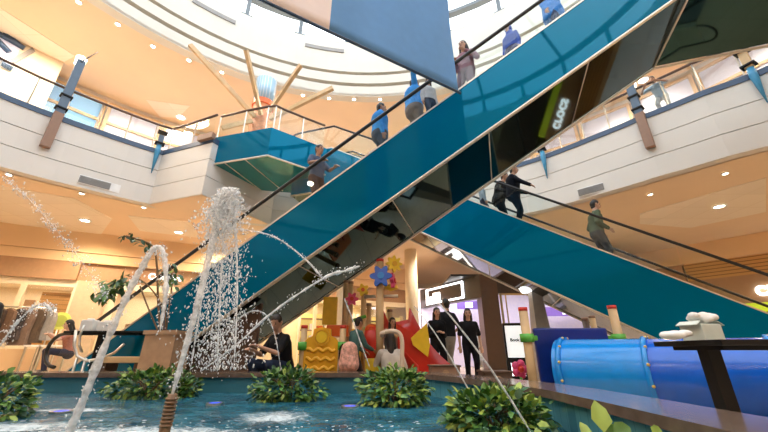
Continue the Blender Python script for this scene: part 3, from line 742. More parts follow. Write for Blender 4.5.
# --- upstairs
pp = atz(660, 107, Z2); a = math.atan2(pp.y-CY, pp.x-CX)
person('person in pale blue shirt leaning over the right balcony railing', (CX+(RF(a)+.62)*math.cos(a), CY+(RF(a)+.62)*math.sin(a), Z2), a+PI/2, 1.55, hz=.80, lean=.95, top=(.40, .52, .66), sleeve=.4, legs=(.5, .48, .46), hands=[(.22, .66, .98), (-.16, .68, .98)], elbowpole=((1, .1, -.6), (-1, .1, -.6)), head_pitch=.3)
# --- three people talking in front of the dark shop
stander(436, 308, 8.2, 'woman in black with long dark hair standing left of the grey trousered man', PI+.2, top=(.012, .012, .014), legs=(.012, .012, .014), bulk=1.15, hair='long', hands=[(.08, .2, 1.12), (-.08, .2, 1.1)], skin=SKINL)
stander(446, 299, 8.7, 'man in black shirt and pale grey trousers with his back to the pool', .5, top=(.016, .017, .02), sleeve=.45, legs=(.36, .35, .33), bulk=1.1, hands=[(.24, .16, .98), (-.22, .14, 1.0)], hair='short')
stander(467, 309, 8.0, 'woman in black tee and black trousers right of the grey trousered man', PI-.1, top=(.012, .012, .016), sleeve=.42, legs=(.010, .010, .014), bulk=1.15, hair='mid', hands=[(.24, .03, .84), (-.25, .03, .84)], skin=SKINL)
# --- playground and pool edge
p = at(283, 372, 5.75)
person('man in black squatting at the pool edge behind the left spray', (p.x, 5.75, 0), PI*.78, 1.75, hz=.42, lean=.30, top=(.012, .012, .015), sleeve=.42, legs=(.02, .03, .06), feet=[(.16, .28, 0), (-.16, .25, 0)], hands=[(.05, .52, .66), (-.12, .5, .70)], bulk=1.15, kneepole=((.4, 1, .6), (-.4, 1, .6)), hair='short', head_yaw=.5, head_pitch=-.2)
p = at(352, 372, 5.7)
person('child with grey green sleeves and a flowery backpack facing the red barrel', (p.x, 5.7, 0), -PI*.28, 1.20, top=(.07, .14, .13), legs=(.04, .03, .03), hair='short', hands=[(.16, .42, .98), (-.12, .40, .95)], lean=.2, hz=.90)
p = at(391, 372, 5.85)
person('girl in white top kneeling with her back to the pool by the pale pipe', (p.x, 5.85, 0), .15, 1.55, hz=.28, lean=.12, top=(.72, .66, .60), legs=(.36, .34, .34), feet=[(.16, -.25, 0), (-.16, -.25, 0)], kneepole=((.3, 1, -.1), (-.3, 1, -.1)), hair='long', hands=[(.2, .4, .45), (-.2, .4, .45)], sleeve=.95)
p = at(392, 318, 6.6)
person('woman with long dark hair and pink top standing behind the kneeling girl', (p.x, 6.6, 0), PI+.4, p.z, top=(.42, .30, .30), legs=(.05, .05, .07), hair='long', hands=[(.12, .3, 1.0), (-.2, .1, .9)], skin=SKINL)
# --- far left
p = at(80, 316, 8.9)
person('woman in coral top seated behind the long black table', (p.x, p.y, 0), PI-.8, 1.66, hz=.66, lean=.22, top=(.55, .22, .16), sleeve=.35, legs=(.05, .05, .08), feet=[(.12, .35, 0.2), (-.12, .35, .2)], hands=[(.12, .45, 1.05), (-.15, .4, 1.05)], hair='mid', skin=SKINL)
p = at(0, 303, 5.75)
person('person in black cut off by the picture edge beside the pool', (p.x, p.y, 0), 2.2, p.z, top=(.012, .012, .015), legs=(.012, .012, .016), hair='long')

# ================================================================== POOL AND FOUNTAIN
inner = [Vector(p) for p in ((-8.2, 1.1, 0), (-8.2, 4.95, 0), (-4, 4.95, 0), (-1.5, 4.95, 0), (.05, 4.95, 0), (.34, 4.86, 0), (.58, 4.56, 0), (.80, 4.12, 0), (.96, 3.72, 0), (1.10, 3.25, 0), (1.19, 2.8, 0), (1.22, 2.2, 0), (1.22, 1.1, 0))]
def offs(path, d):
    n = len(path); out = []
    for i in range(n):
        t0 = (path[i]-path[i-1]).normalized(); t1 = (path[(i+1) % n]-path[i]).normalized()
        n0 = Vector((-t0.y, t0.x, 0)); n1 = Vector((-t1.y, t1.x, 0)); m = (n0+n1).normalized(); out.append(path[i]+m*(d/max(m.dot(n0), .4)))
    return out
def ring_wall(b, A, B, z0, z1):
    n = len(A)
    for i in range(n):
        j = (i+1) % n; b.hexa([(*A[i].xy, z0), (*A[j].xy, z0), (*B[j].xy, z0), (*B[i].xy, z0), (*A[i].xy, z1), (*A[j].xy, z1), (*B[j].xy, z1), (*B[i].xy, z1)])
pool = thing('fountain_pool', 'raised fountain pool with blue tiled wall and dark stone coping', 'fountain', (-3.5, 3, 0))
b = MB(); ring_wall(b, offs(inner, .05), offs(inner, .36), 0.0, .345); b.build('tiled_wall', M['pooltile'], pool)
b = MB(); ring_wall(b, inner, offs(inner, .42), .345, .40); b.build('coping', M['rim'], pool)
def inside(p, poly):
    c = False; n = len(poly)
    for i in range(n):
        a, q = poly[i], poly[i-1]
        if (a.y > p.y) != (q.y > p.y) and p.x < (q.x-a.x)*(p.y-a.y)/(q.y-a.y)+a.x: c = not c
    return c
WZ = .16
b = MB(); clip = offs(inner, .18); NX, NY = 200, 84; V = {}
hits = [(-1.25, 2.45), (-.9, 3.2), (-2.2, 2.4), (-.4, 2.6)]
for i in range(NX+1):
    for j in range(NY+1):
        x = -8.3+9.8*i/NX; y = 1.0+4.2*j/NY
        z = .010*noise.noise(Vector((x*2.2, y*3.4, 1)))+.008*noise.noise(Vector((x*6, y*8, 5)))
        for hx, hy in hits:
            d = math.hypot(x-hx, y-hy); z += .012*math.cos(d*22)*math.exp(-d*1.6)
        V[i, j] = b.bm.verts.new((x, y, WZ+z))
for i in range(NX):
    for j in range(NY):
        x = -8.3+9.8*(i+.5)/NX; y = 1.0+4.2*(j+.5)/NY
        if inside(Vector((x, y, 0)), clip):
            f = b.bm.faces.new((V[i, j], V[i+1, j], V[i+1, j+1], V[i, j+1])); f.smooth = True
bmesh.ops.delete(b.bm, geom=[v for v in b.bm.verts if not v.link_faces], context='VERTS')
wo = b.build('pool_water', M['water'])
fa = wo.data.attributes.new('froth', 'FLOAT', 'POINT')
for i_, v_ in enumerate(wo.data.vertices):
    w_ = v_.co+wo.location
    fa.data[i_].value = max([.52*math.exp(-((w_.x-hx)/rx)**2-((w_.y-hy)/ry)**2) for hx, hy, rx, ry in ((-1.6, 2.62, .95, .28), (-2.6, 2.8, .5, .3), (-.9, 3.2, .35, .35), (.1, 2.55, .5, .18), (-2.9, 3.6, .5, .15))])-.06
tag(wo, 'rippling turquoise water filling the fountain pool', 'water', kind='stuff')
def blob(b, c, r, sq=1.0, sub=1):
    m = Matrix.Rotation(random.uniform(0, 6), 4, 'Z') @ Matrix.Rotation(random.uniform(-1, 1), 4, 'X') @ Matrix.Diagonal((random.uniform(.7, 1.4), random.uniform(.7, 1.3), sq*random.uniform(.7, 1.3), 1))
    b.ico(c, r, sub, m)
b = MB()
for i in range(260):
    g = random.random()
    x = random.gauss(-1.75, .75) if g < .75 else random.gauss(-.4, .5); y = random.gauss(2.62, .22)
    if y < 1.6 or y > 3.6: continue
    b.ico((x, y, WZ+.012), random.uniform(.004, .012), 1, Matrix.Rotation(random.uniform(0, 3), 4, 'Z') @ Matrix.Diagonal((1.7, .8, .22, 1)))
tag(b.build('foam', M['foam']), 'white froth floating on the near pool water', 'foam', kind='stuff')
# pool lights
for u, v, d in ((215, 402, 'between the jets'), (350, 405, 'near the middle planting'), (62, 410, 'at the far left end of the pool')):
    p = atz(u, v, WZ+.02); t = thing('pool_light', 'round blue pool light %s' % d, 'light', (p.x, p.y, WZ-.02))
    MB().lathe([(.06, 0), (.085, 0), (.085, .035), (.06, .035)], (0, 0), 18).build('ring', M['steel'], t, local=True)
    MB().disc((0, 0, .0), .062, .03, 18).build('lens', M['ledblue'], t, local=True)
# nozzle
p0, p1 = at(163, 438, 2.35), at(173, 394, 2.35)
t = thing('fountain_nozzle', 'ribbed bronze fountain nozzle standing in the near water', 'nozzle', (p0.x, p0.y, .06))
MB().tube([Vector((p0.x, p0.y, .06)), p0, p1], [.032, .031, .026], 12).build('pipe', M['pipe'], t)
for k in range(8):
    q = p0.lerp(p1, .25+.7*k/8); MB().tube([q, q+(p1-p0).normalized()*.012], .035, 12).build('collar', M['pipe'], t)
# water jets
def curve(px, Y, n=40):
    P = [at(u, v, y) for (u, v), y in zip(px, Y if isinstance(Y, (list, tuple)) else [Y]*len(px))]; out = []
    m = len(P)-1
    for i in range(n+1):
        t = i/n*m; k = min(int(t), m-1); f = t-k
        a, b_, c, d = P[max(k-1, 0)], P[k], P[k+1], P[min(k+2, m)]
        out.append(.5*((2*b_)+(c-a)*f+(2*a-5*b_+4*c-d)*f*f+(3*b_-a-3*c+d)*f**3))
    return out
def jet(label, px, Y, r0, r1, m='jet', rough=.3, spray=0, spread=.03, n=40, group=None):
    pts = curve(px, Y, n); b = MB()
    rad = [max(.0015, (r0+(r1-r0)*i/n)*(1+rough*(noise.noise(Vector((i*.55, r0*100, px[0][0])))+.8*noise.noise(Vector((i*1.7, r0*70, px[0][0])))))) for i in range(n+1)]
    rad = [r_*min(1, .15+(n-i)/5, .5+i/4) for i, r_ in enumerate(rad)]
    b.tube(pts, rad, 8); o = tag(b.build('water_jet', M[m]), label, 'water jet', group)
    if spray:
        b = MB()
        for i in range(spray):
            q = random.choice(pts)+Vector((random.gauss(0, spread), random.gauss(0, spread), random.gauss(0, spread)))
            blob(b, q, random.uniform(.0015, .0048), 1.8)
        s = b.build('spray', M['drop']); s['kind'] = 'stuff'; s.parent = o; s.location = s.location-o.location
    return o
JM = jet('thick white jet rising from the bronze nozzle to the tall plume', [(172, 396), (182, 360), (194, 318), (206, 270), (216, 228), (224, 198)], 2.35, .012, .03, rough=.5, spray=300, spread=.03)
# plume on top of the main jet and its falling curtain
b = MB()
for i in range(2600):
    v = 188+abs(random.gauss(0, 24)); u = random.gauss(229-.25*(v-188), 3+.28*min(v-186, 32))
    blob(b, at(u, v, 2.35+random.gauss(0, .05)), random.uniform(.002, .0078), 1.7)
for i in range(2600):
    f = random.random()**1.1; v = 205+f*165; u = random.gauss(226-8*f, 7+12*f); blob(b, at(u, v, 2.38+random.gauss(0, .09)), random.uniform(.0014, .0046), 3.0)
pl_ = b.build('plume', M['drop']); pl_['kind'] = 'stuff'; pl_.parent = JM; pl_.location = pl_.location-JM.location
for px, r in (([(231, 200), (236, 240), (237, 300), (234, 366)], .010), ([(220, 215), (208, 260), (200, 310), (190, 372)], .008), ([(226, 205), (222, 260), (219, 320), (217, 372)], .008)):
    jet('ragged strand of water falling back from the top of the tall plume', px, 2.4, r, r*.6, 'jet', .8, 160, .03, group='strands falling from the plume')
jet('tall jet on the left that bends over under the brown shop fascia', [(66, 440), (84, 398), (104, 348), (126, 298), (143, 265), (155, 248), (163, 252), (166, 275), (165, 300), (160, 330)], 2.0, .020, .012, rough=.6, spray=420, spread=.02, n=70)
jet('thin arc of water crossing the teal side of the long escalator', [(224, 228), (258, 232), (280, 240), (305, 259), (325, 281)], 2.5, .004, .007, 'jetthin', .6, 90, .012)
jet('arc of water rising to a ragged end in front of the dark truss', [(200, 372), (236, 345), (268, 316), (300, 293), (328, 276), (345, 271), (360, 266)], 2.9, .006, .014, 'jet', .8, 200, .022)
jet('small looping arc of water in front of the squatting man', [(226, 334), (240, 318), (253, 311), (266, 315), (275, 336), (281, 370)], 3.4, .007, .004, 'jetthin', .6, 60, .015)
jet('thin straight jet in front of the woman in black at the dark shop', [(414, 306), (430, 326), (450, 357), (472, 396)], 2.8, .004, .006, 'jetthin', .15)
jet('thin straight jet running down over the biggest planting', [(433, 298), (452, 318), (490, 368), (532, 434)], 2.2, .004, .007, 'jetthin', .15)
jet('fine jet ending at the red play barrel', [(344, 298), (352, 318), (360, 341), (370, 368)], 3.6, .006, .006, 'jetthin', .15)
jet('ragged arc of water before the amber shop panel at the far left', [(0, 346), (14, 326), (30, 310), (44, 304), (52, 312)], 2.6, .006, .009, 'jet', .9, 260, .022)
jet('broken streak of drops falling across the left shop ceiling', [(4, 178), (30, 200), (58, 232), (82, 262), (104, 296)], 2.2, .0009, .0012, 'jetthin', .9, 420, .022)

# plants
def leaf(b, c, d, n, L_, W_):
    d = d.normalized(); s = d.cross(n).normalized(); n = s.cross(d)
    q = [c, c+d*L_*.35+s*W_*.5+n*L_*.06, c+d*L_*.72+s*W_*.36+n*L_*.03, c+d*L_-n*L_*.12, c+d*L_*.72-s*W_*.36+n*L_*.03, c+d*L_*.35-s*W_*.5+n*L_*.06, c+d*L_*.45-n*L_*.02]
    v = [b.bm.verts.new(p) for p in q]
    for ix in ((0, 1, 6), (1, 2, 6), (2, 3, 6), (3, 4, 6), (4, 5, 6), (5, 0, 6)):
        f = b.bm.faces.new([v[i] for i in ix]); f.material_index = b.slot; f.smooth = True
def bush(label, c, rad, n, L_, mix=(.5, .35, .15), name='leafy_shrub'):
    c = Vector(c); t = thing(name, label, 'plant', (c.x, c.y, WZ-.05)); b = MB(); st = MB()
    n = int(n*1.25); L_ *= .85; rad = [q*.82 for q in rad]; c.z = WZ+rad[2]*.6
    for i in range(n):
        th = random.uniform(0, 2*PI); ph = math.acos(random.uniform(-.8, 1)); r = random.uniform(.6, 1.0)
        lump = 1+.5*noise.noise(Vector((th*1.5, ph*2, c.x)))
        d = Vector((math.sin(ph)*math.cos(th), math.sin(ph)*math.sin(th), math.cos(ph)))
        p = c+Vector((d.x*rad[0], d.y*rad[1], d.z*rad[2]))*r*lump; p.z = max(p.z, WZ+random.uniform(.0, .04))
        out = (d+Vector((random.gauss(0, .5), random.gauss(0, .5), random.gauss(-.1, .4)))).normalized()
        up = Vector((random.gauss(0, .4), random.gauss(-.2, .4), 1)).normalized()
        b.slot = random.choices((0, 1, 2), mix)[0]; leaf(b, p, out, up, L_*random.uniform(.7, 1.3), L_*.62*random.uniform(.8, 1.2))
    b.build('foliage', [M['leafA'], M['leafB'], M['leafC']], t)
    for i in range(9):
        a = random.uniform(0, 6.3); q = c+Vector((math.cos(a)*rad[0]*.5, math.sin(a)*rad[1]*.5, rad[2]*.5)); st.tube([Vector((c.x+random.gauss(0, .05), c.y, WZ-.05)), c.lerp(q, .5), q], .008, 5)
    st.build('stem', M['bark'], t)
    return t
bush('dark leafy shrub in the pool cut off by the left picture edge', at(-2, 392, 3.1), (.32, .3, .25), 420, .075, (.5, .35, .15))
bush('leafy shrub in the pool in front of the tan planter', at(150, 383, 4.5), (.52, .3, .22), 560, .085, (.55, .25, .2))
bush('small leafy shrub by the pool wall right of the tan planter', at(186, 379, 4.6), (.20, .2, .15), 240, .075, (.5, .4, .1))
bush('leafy shrub in the pool below the squatting man', at(287, 385, 4.3), (.46, .32, .24), 620, .08, (.5, .4, .1))
bush('bright leafy shrub in the pool below the blue flower post', at(396, 391, 3.95), (.42, .32, .25), 620, .085, (.5, .2, .3))
bush('biggest leafy shrub in the pool at the right hand curve of the coping', at(496, 420, 2.7), (.42, .36, .185), 850, .085, (.45, .3, .25))
t = thing('broadleaf_plant', 'pale green broad leaves rising in the near right corner of the pool', 'plant', (1.02, 1.62, .1))
b = MB()
for u, v, du, dv, L_ in ((603, 428, -4, -16, .11), (618, 432, 16, -7, .09), (588, 436, -5, -10, .06), (655, 434, 4, -8, .06), (612, 440, 5, -14, .09)):
    p = at(u, v, 1.7); q = at(u+du, v+dv, 1.72); b.slot = 1 if L_ == .09 else 0
    leaf(b, p-(q-p)*.3, (q-p), Vector((0, -1, .5)), L_*1.2, L_*.8)
b.build('foliage', [M['leafC'], M['leafA']], t)
b = MB()
for u in (600, 612, 655): b.tube([Vector((1.02, 1.62, .1)), at(u, 436, 1.7)], .005, 5)
b.build('stem', M['leafA'], t)

# ================================================================== LEFT SIDE THINGS
def table(label, x0, x1, y0, y1, z, leg, mt, mleg, name='bar_table'):
    t = thing(name, label, 'table', ((x0+x1)/2, (y0+y1)/2, 0))
    MB().box(((x0+x1)/2, (y0+y1)/2, z-.018), (x1-x0, y1-y0, .036), bevel=.006).build('table_top', mt, t)
    MB().box(((x0+x1)/2, (y0+y1)/2, z-.05), ((x1-x0)*.86, (y1-y0)*.7, .03)).build('under_frame', mleg, t)
    for lx in leg:
        MB().box((lx, (y0+y1)/2, (z-.06)/2+.01), (.09, .09, z-.07)).build('leg', mleg, t)
        MB().box((lx, (y0+y1)/2, .012), (.5, .4, .024), bevel=.006).build('foot_plate', mleg, t)
    return t
zl = at(105, 331, 6.5).z
table('long black bar table beside the foot of the long escalator', at(66, 331, 6.5).x, at(146, 331, 6.5).x, 6.45, 6.78, zl, (at(99, 345, 6.6).x,), M['black'], M['black'])
for u, w_, h_, d in ((88, .22, .2, 'left'), (106, .26, .17, 'right')):
    p = at(u, 330, 6.62); t = thing('napkin_box', 'white box %s on the long black bar table' % ('next to the woman in coral' if d == 'left' else 'at the middle'), 'box', (p.x, 6.62, zl))
    MB().box((0, 0, h_/2), (w_, .16, h_), bevel=.015).build('carton', M['paper'], t, local=True); MB().box((0, 0, h_+.012), (w_*.5, .06, .03), bevel=.01).build('napkin', M['paper'], t, local=True)
t = thing('pipe_guard', 'bent steel pipe guard by the left end of the pool', 'guard rail', (*at(90, 350, 6.1).xy, 0))
MB().tube([at(u, v, 6.1) for u, v in ((76, 330), (74, 345), (77, 356), (86, 361), (100, 359), (114, 353), (124, 344))], .022, 8).build('rail', M['steel'], t)
MB().tube([at(u, v, 6.15) for u, v in ((84, 325), (80, 335), (79, 345), (82, 352))], .018, 8).build('hoop', M['steel'], t)
for u in (77, 86, 100): q = at(u, 358, 6.1); MB().tube([(q.x, q.y, 0), q], .02, 8).build('post', M['steel'], t)
# tan bench and planter in front of the escalator
pb0, pb1 = at(106, 357, 6.0), at(150, 357, 6.0)
t = thing('plank_bench', 'low wooden plank bench between the tan planter and the black table', 'bench', ((pb0.x+pb1.x)/2, 6.0, 0))
MB().box(((pb0.x+pb1.x)/2, 6.0, pb0.z-.04), (pb1.x-pb0.x, .34, .09), bevel=.01).build('seat', M['wood'], t)
for x in (pb0.x+.1, pb1.x-.1): MB().box((x, 6.0, (pb0.z-.085)/2), (.07, .28, pb0.z-.085)).build('leg', M['darkbrown'], t)
q0, q1 = at(146, 331, 5.7), at(176, 331, 5.7); cxp = (q0.x+q1.x)/2
t = thing('planter_box', 'tall tan tapered planter box in front of the long escalator', 'planter', (cxp, 5.95, 0))
def frust(b, c, w0, w1, z0, z1, d0=None, d1=None):
    d0 = d0 or w0; d1 = d1 or w1
    b.hexa([(c[0]-w0/2, c[1]-d0/2, z0), (c[0]+w0/2, c[1]-d0/2, z0), (c[0]+w0/2, c[1]+d0/2, z0), (c[0]-w0/2, c[1]+d0/2, z0), (c[0]-w1/2, c[1]-d1/2, z1), (c[0]+w1/2, c[1]-d1/2, z1), (c[0]+w1/2, c[1]+d1/2, z1), (c[0]-w1/2, c[1]+d1/2, z1)]); return b
zt_ = q0.z; wpl = q1.x-q0.x
frust(MB(), (cxp, 5.95), wpl*1.05, wpl, 0, zt_).build('box', mat('planter_tan', (0.52, 0.33, 0.20), 0.6, vary=.12), t)
frust(MB(), (cxp, 5.95), wpl*1.12, wpl*1.12, zt_-.05, zt_+.01).build('rim', mat('planter_tan', ()), t)
MB().box((cxp, 5.95, zt_+.01), (wpl*.9, wpl*.9, .02)).build('soil', M['darkbrown'], t)
t = thing('tall_house_plant', 'tall house plant with drooping stems growing from the tan planter', 'plant', (cxp, 5.95, zt_+.02))
stems = [[(163, 331), (161, 305), (152, 290), (141, 280), (128, 276)], [(165, 331), (166, 300), (168, 280), (171, 268)], [(160, 331), (158, 300), (157, 268), (154, 248), (143, 241), (126, 236)], [(166, 331), (170, 300), (172, 284)], [(158, 331), (147, 305), (140, 286)]]
for k, s_ in enumerate(stems):
    MB().tube(curve(s_, 5.9, 16), .012 if k != 2 else .016, 6).build('stem', M['bark'], t)
def clump(px, n, L_, su, sv, mix):
    b = MB()
    for i in range(n):
        u, v = random.choice(px); p = at(u+random.gauss(0, su), v+random.gauss(0, sv), 5.9+random.gauss(0, .1))
        b.slot = random.choices((0, 1, 2), mix)[0]
        leaf(b, p, Vector((random.gauss(0, .6), random.gauss(-.2, .5), random.gauss(-.5, .5))), Vector((random.gauss(0, .3), -.6, 1)), L_*random.uniform(.7, 1.3), L_*.5)
    b.build('foliage', [M['leafA'], M['leafB'], M['leafC']], t)
clump([(128, 279), (118, 282), (110, 288), (104, 296), (121, 284)], 90, .16, 4, 3.5, (.5, .4, .1))
clump([(171, 273), (173, 277), (169, 280)], 34, .14, 3, 4, (.3, .6, .1))
clump([(126, 236), (132, 238), (140, 241), (148, 246)], 22, .13, 1.5, 1, (.1, .9, 0))
# shop front pieces on the left
def shopfront(name, label, xs, z1, mm=M['cream'], off=-.25):
    t = thing(name, label, 'shop front', wl(xs[0], off))
    for x in xs: b = MB(); wpiece(b, x-.07, x+.07, 0, z1, off-.07, off+.07); b.build('upright', mm, t)
    b = MB(); wpiece(b, xs[0]-.07, xs[-1]+.07, z1-.25, z1, off-.06, off+.06); b.build('header', mm, t)
    for a, c in zip(xs, xs[1:]):
        b = MB(); wpiece(b, a+.07, c-.07, .05, z1-.25, off-.012, off); b.build('glass_pane', M['shopglass'], t)
    return t
shopfront('storefront', 'cream framed shop front at the far left', (-17.0, -15.0, -13.05, -11.7), 3.2)
shopfront('storefront', 'cream framed shop front behind the tall house plant', (-10.6, -8.6, -6.6, -4.6), 3.2)
shopfront('storefront', 'cream framed shop front behind the playground posts', (-3.3, -1.6, .1, 1.8), 3.2)
t = thing('wooden_screen', 'amber slatted wooden screen filling the left shop window', 'screen', wl(-12.2, -.6))
b = MB(); wpiece(b, -12.62, -11.72, .9, 2.75, -.6, -.52); b.build('slat_panel', M['amber'], t)
b = MB(); wpiece(b, -13.0, -12.75, .9, 2.45, -.66, -.58); b.build('side_panel', M['brown'], t)
b = MB(); wpiece(b, -12.75, -11.65, 0, .1, -.7, -.45); b.build('foot', M['darkbrown'], t)
for xc in (-11.25,):
    b = MB(); wpiece(b, xc-.42, xc+.42, 0, 3.2, -.5, -.05); b.build('wall_column', mat('column_tan', (0.66, 0.47, 0.32), 0.6), kind='structure')
for i, (x0, z0, z1_) in enumerate(((-9.9, .95, 1.75), (-9.2, .9, 1.85), (-8.0, .9, 1.8))):
    t = thing('display_board', ['brown display board in the shop behind the black table', 'brown display board directly left of the planter stems', 'brown display board behind the tall plant'][i], 'display', wl(x0, -1.4))
    b = MB(); wpiece(b, x0-.32, x0+.32, z0, z1_, -1.44, -1.4); b.build('panel', M['brown'], t)
    b = MB(); wpiece(b, x0-.25, x0+.25, 0, z0, -1.5, -1.36); b.build('stand', M['cream'], t)
sg = thing('shop_sign', 'white lettered sign on the brown fascia behind the planter stems', 'sign', wl(-9.2, -.2, 3.45))
lettering('lettering', 'Comfort', .34, .02, frame3(wdir, wl(-9.2, -.17, 3.47)), M['litwhite'], sg, .006)
# garments in front of the amber screen
t = thing('clothes_rack', 'steel clothes rack before the amber slatted screen', 'rack', (*wl(-12.55, .9).xy, 0))
ra, rb_ = wl(-13.1, .9, 2.05), wl(-11.75, .9, 2.05)
MB().tube([ra, rb_], .025, 8).build('rail', M['steel'], t)
for q in (ra, rb_):
    MB().tube([Vector((q.x, q.y, .02)), q], .022, 8).build('upright', M['steel'], t); MB().box((q.x, q.y, .02), (.1, .5, .04), Matrix.Rotation(.46, 4, 'Z')).build('foot', M['steel'], t)
gc = [((.05, .035, .03), 'black brown'), ((.16, .10, .07), 'brown'), ((.06, .05, .05), 'charcoal'), ((.20, .14, .11), 'taupe'), ((.11, .08, .06), 'dark brown'), ((.30, .28, .27), 'grey')]
for i, (c_, nm) in enumerate(gc):
    q = ra.lerp(rb_, (i+.5)/6); g = thing('garment', '%s garment hanging on the steel rack before the amber screen' % nm, 'garment', (q.x, q.y, q.z-1.25), 0, 'garments on the left clothes rack')
    b = MB()
    hw, n_ = .24, wn
    prof_ = [(.0, 1.2, .05), (.09, 1.17, .06), (.21, 1.10, .07), (.25, .9, .09), (.23, .5, .11), (.29, .05+.08*(i % 3), .13)]
    for (w0, z0, d0), (w1, z1_, d1) in zip(prof_, prof_[1:]):
        w0 = max(w0, .03)
        b.hexa([(-w1, -d1, z1_), (w1, -d1, z1_), (w1, d1, z1_), (-w1, d1, z1_), (-w0, -d0, z0), (w0, -d0, z0), (w0, d0, z0), (-w0, d0, z0)])
    b.build('cloth', cmat(c_), g, local=True)
    MB().tube([(0, 0, 1.18), (0, 0, 1.25), (.03, 0, 1.28), (0, 0, 1.31)], .006, 6).build('hook', M['steel'], g, local=True)
p = at(60, 321, 12.6)
t = thing('round_sign', 'round lime yellow sign beside the amber screen', 'sign', (p.x, p.y, 0))
MB().tube([p+wn*.02, p-wn*.03], .30, 24).build('disc', mat('sign_lime', (.72, .78, .18), .5), t); MB().tube([p+wn*.03, p+wn*.02], .2, 24).build('centre', mat('sign_olive', (.45, .52, .10), .5), t)
MB().tube([(p.x, p.y, 0), (p.x, p.y, p.z-.28)], .025, 8).build('pole', M['steel'], t)
for u, d in ((40, 'below the garments'), (55, 'below the round lime sign')):
    p = at(u, 345, 11.6); t = thing('display_table', 'white display table %s' % d, 'table', (p.x, p.y, 0))
    zt2 = max(p.z, .7)
    MB().box((0, 0, zt2-.03), (.55, .5, .05), bevel=.008).build('table_top', M['paper'], t, local=True)
    for sx in (-1, 1):
        for sy in (-1, 1): MB().box((sx*.23, sy*.2, (zt2-.055)/2), (.04, .04, zt2-.055)).build('leg', M['steel'], t, local=True)

# ================================================================== PLAYGROUND
def post(t, x, y, z, r=.055, cap='red', m='wood', name='post'):
    o = MB().cyl((x, y, 0), (x, y, z), r, 14).build(name, M[m], t); MB().cyl((x, y, z), (x, y, z+.05), r*1.05, 14).build('cap', M[cap], o); return o
def flower(t, c, r, m, core, axis, petals=6, name='flower'):
    c = Vector(c); ax = Vector(axis).normalized(); s = ax.cross(Vector((0, 0, 1))).normalized(); u_ = s.cross(ax); pts = []
    for i in range(60):
        a = 2*PI*i/60; rr = r*(.80+.20*math.cos(petals*a)); pts.append(c+s*rr*math.cos(a)+u_*rr*math.sin(a)-ax*.03)
    o = MB().extrude(pts, ax*.06).build(name, M[m], t); MB().tube([c+ax*.03, c+ax*.05], r*.3, 14).build('flower_centre', M[core], o); return o
PS = thing('play_structure', 'playground climbing frame with wooden posts and plastic flowers', 'playground', (*at(360, 372, 6.2).xy, 0))
q = at(380, 262, 6.0); post(PS, q.x, 6.0, q.z, .066)
for u, v, Y in ((364, 290, 6.5), (351, 284, 6.7), (346, 283, 6.9), (369, 306, 7.0), (390, 312, 7.0)):
    q = at(u, v, Y); post(PS, q.x, Y, q.z, .05, 'brownpost')
flower(PS, at(381, 276, 5.9), .20, 'navyp' if False else 'bluep2', 'bluep', (-.1, -1, .1)); flower(PS, at(394, 264, 5.95), .155, 'sun', 'yellow', (.3, -1, 0), 8)
flower(PS, at(393, 281, 5.95), .15, 'pink', 'red', (1, -.25, .1), 6); flower(PS, at(363, 290, 6.45), .12, 'sun', 'orange', (0, -1, 0), 5); flower(PS, at(352, 299, 6.6), .13, 'pink', 'red', (0, -1, 0), 6)
MB().lathe([(.02, 0), (.13, .04), (.11, .10), (.03, .10)], at(391, 290, 6.05).xy, 14).build('bell_flower', M['sun'], PS).location.z += at(391, 291, 6.05).z
for a_, b_, m in (((352, 321), (366, 316), 'green'), ((364, 329), (382, 325), 'green'), ((364, 297), (398, 296), 'steel'), ((352, 330), (364, 334), 'yellow'), ((385, 330), (398, 337), 'wood')):
    MB().tube([at(*a_, 6.4), at(*b_, 6.4)], .03, 8).build('crossbar', M[m], PS)
q0, q1 = at(329, 326, 6.8), at(350, 322, 6.8)
MB().box(((q0.x+q1.x)/2, 6.8, q0.z-.1), (q1.x-q0.x, .6, .2), bevel=.02).build('roof_board', M['orange'], PS)
q0, q1 = at(322, 325, 7.3), at(338, 297, 7.3)
MB().box(((q0.x+q1.x)/2, 7.3, (q0.z+q1.z)/2), (q1.x-q0.x, .08, q1.z-q0.z), bevel=.02).build('tower_panel', M['sun'], PS)
q = at(372, 345, 6.1); MB().tube([(q.x, 6.1, .55), (q.x, 6.1, .70), (q.x, 6.1, .85), (q.x, 6.1, 1.05)], [.12, .15, .15, .12], 16).build('barrel', M['red'], PS)
q = at(372, 330, 6.1); MB().ball((q.x, 6.1, q.z), .13, (1, 1, .8)).build('barrel_lid', M['orange'], PS)
q = at(372, 366, 6.0); MB().box((q.x, 6.0, .28), (.22, .2, .56), bevel=.03).build('barrel_stand', M['sun'], PS)
q = at(358, 362, 6.4); MB().box((q.x, 6.4, .35), (.1, .3, .7), bevel=.02).build('side_panel', M['sun'], PS)
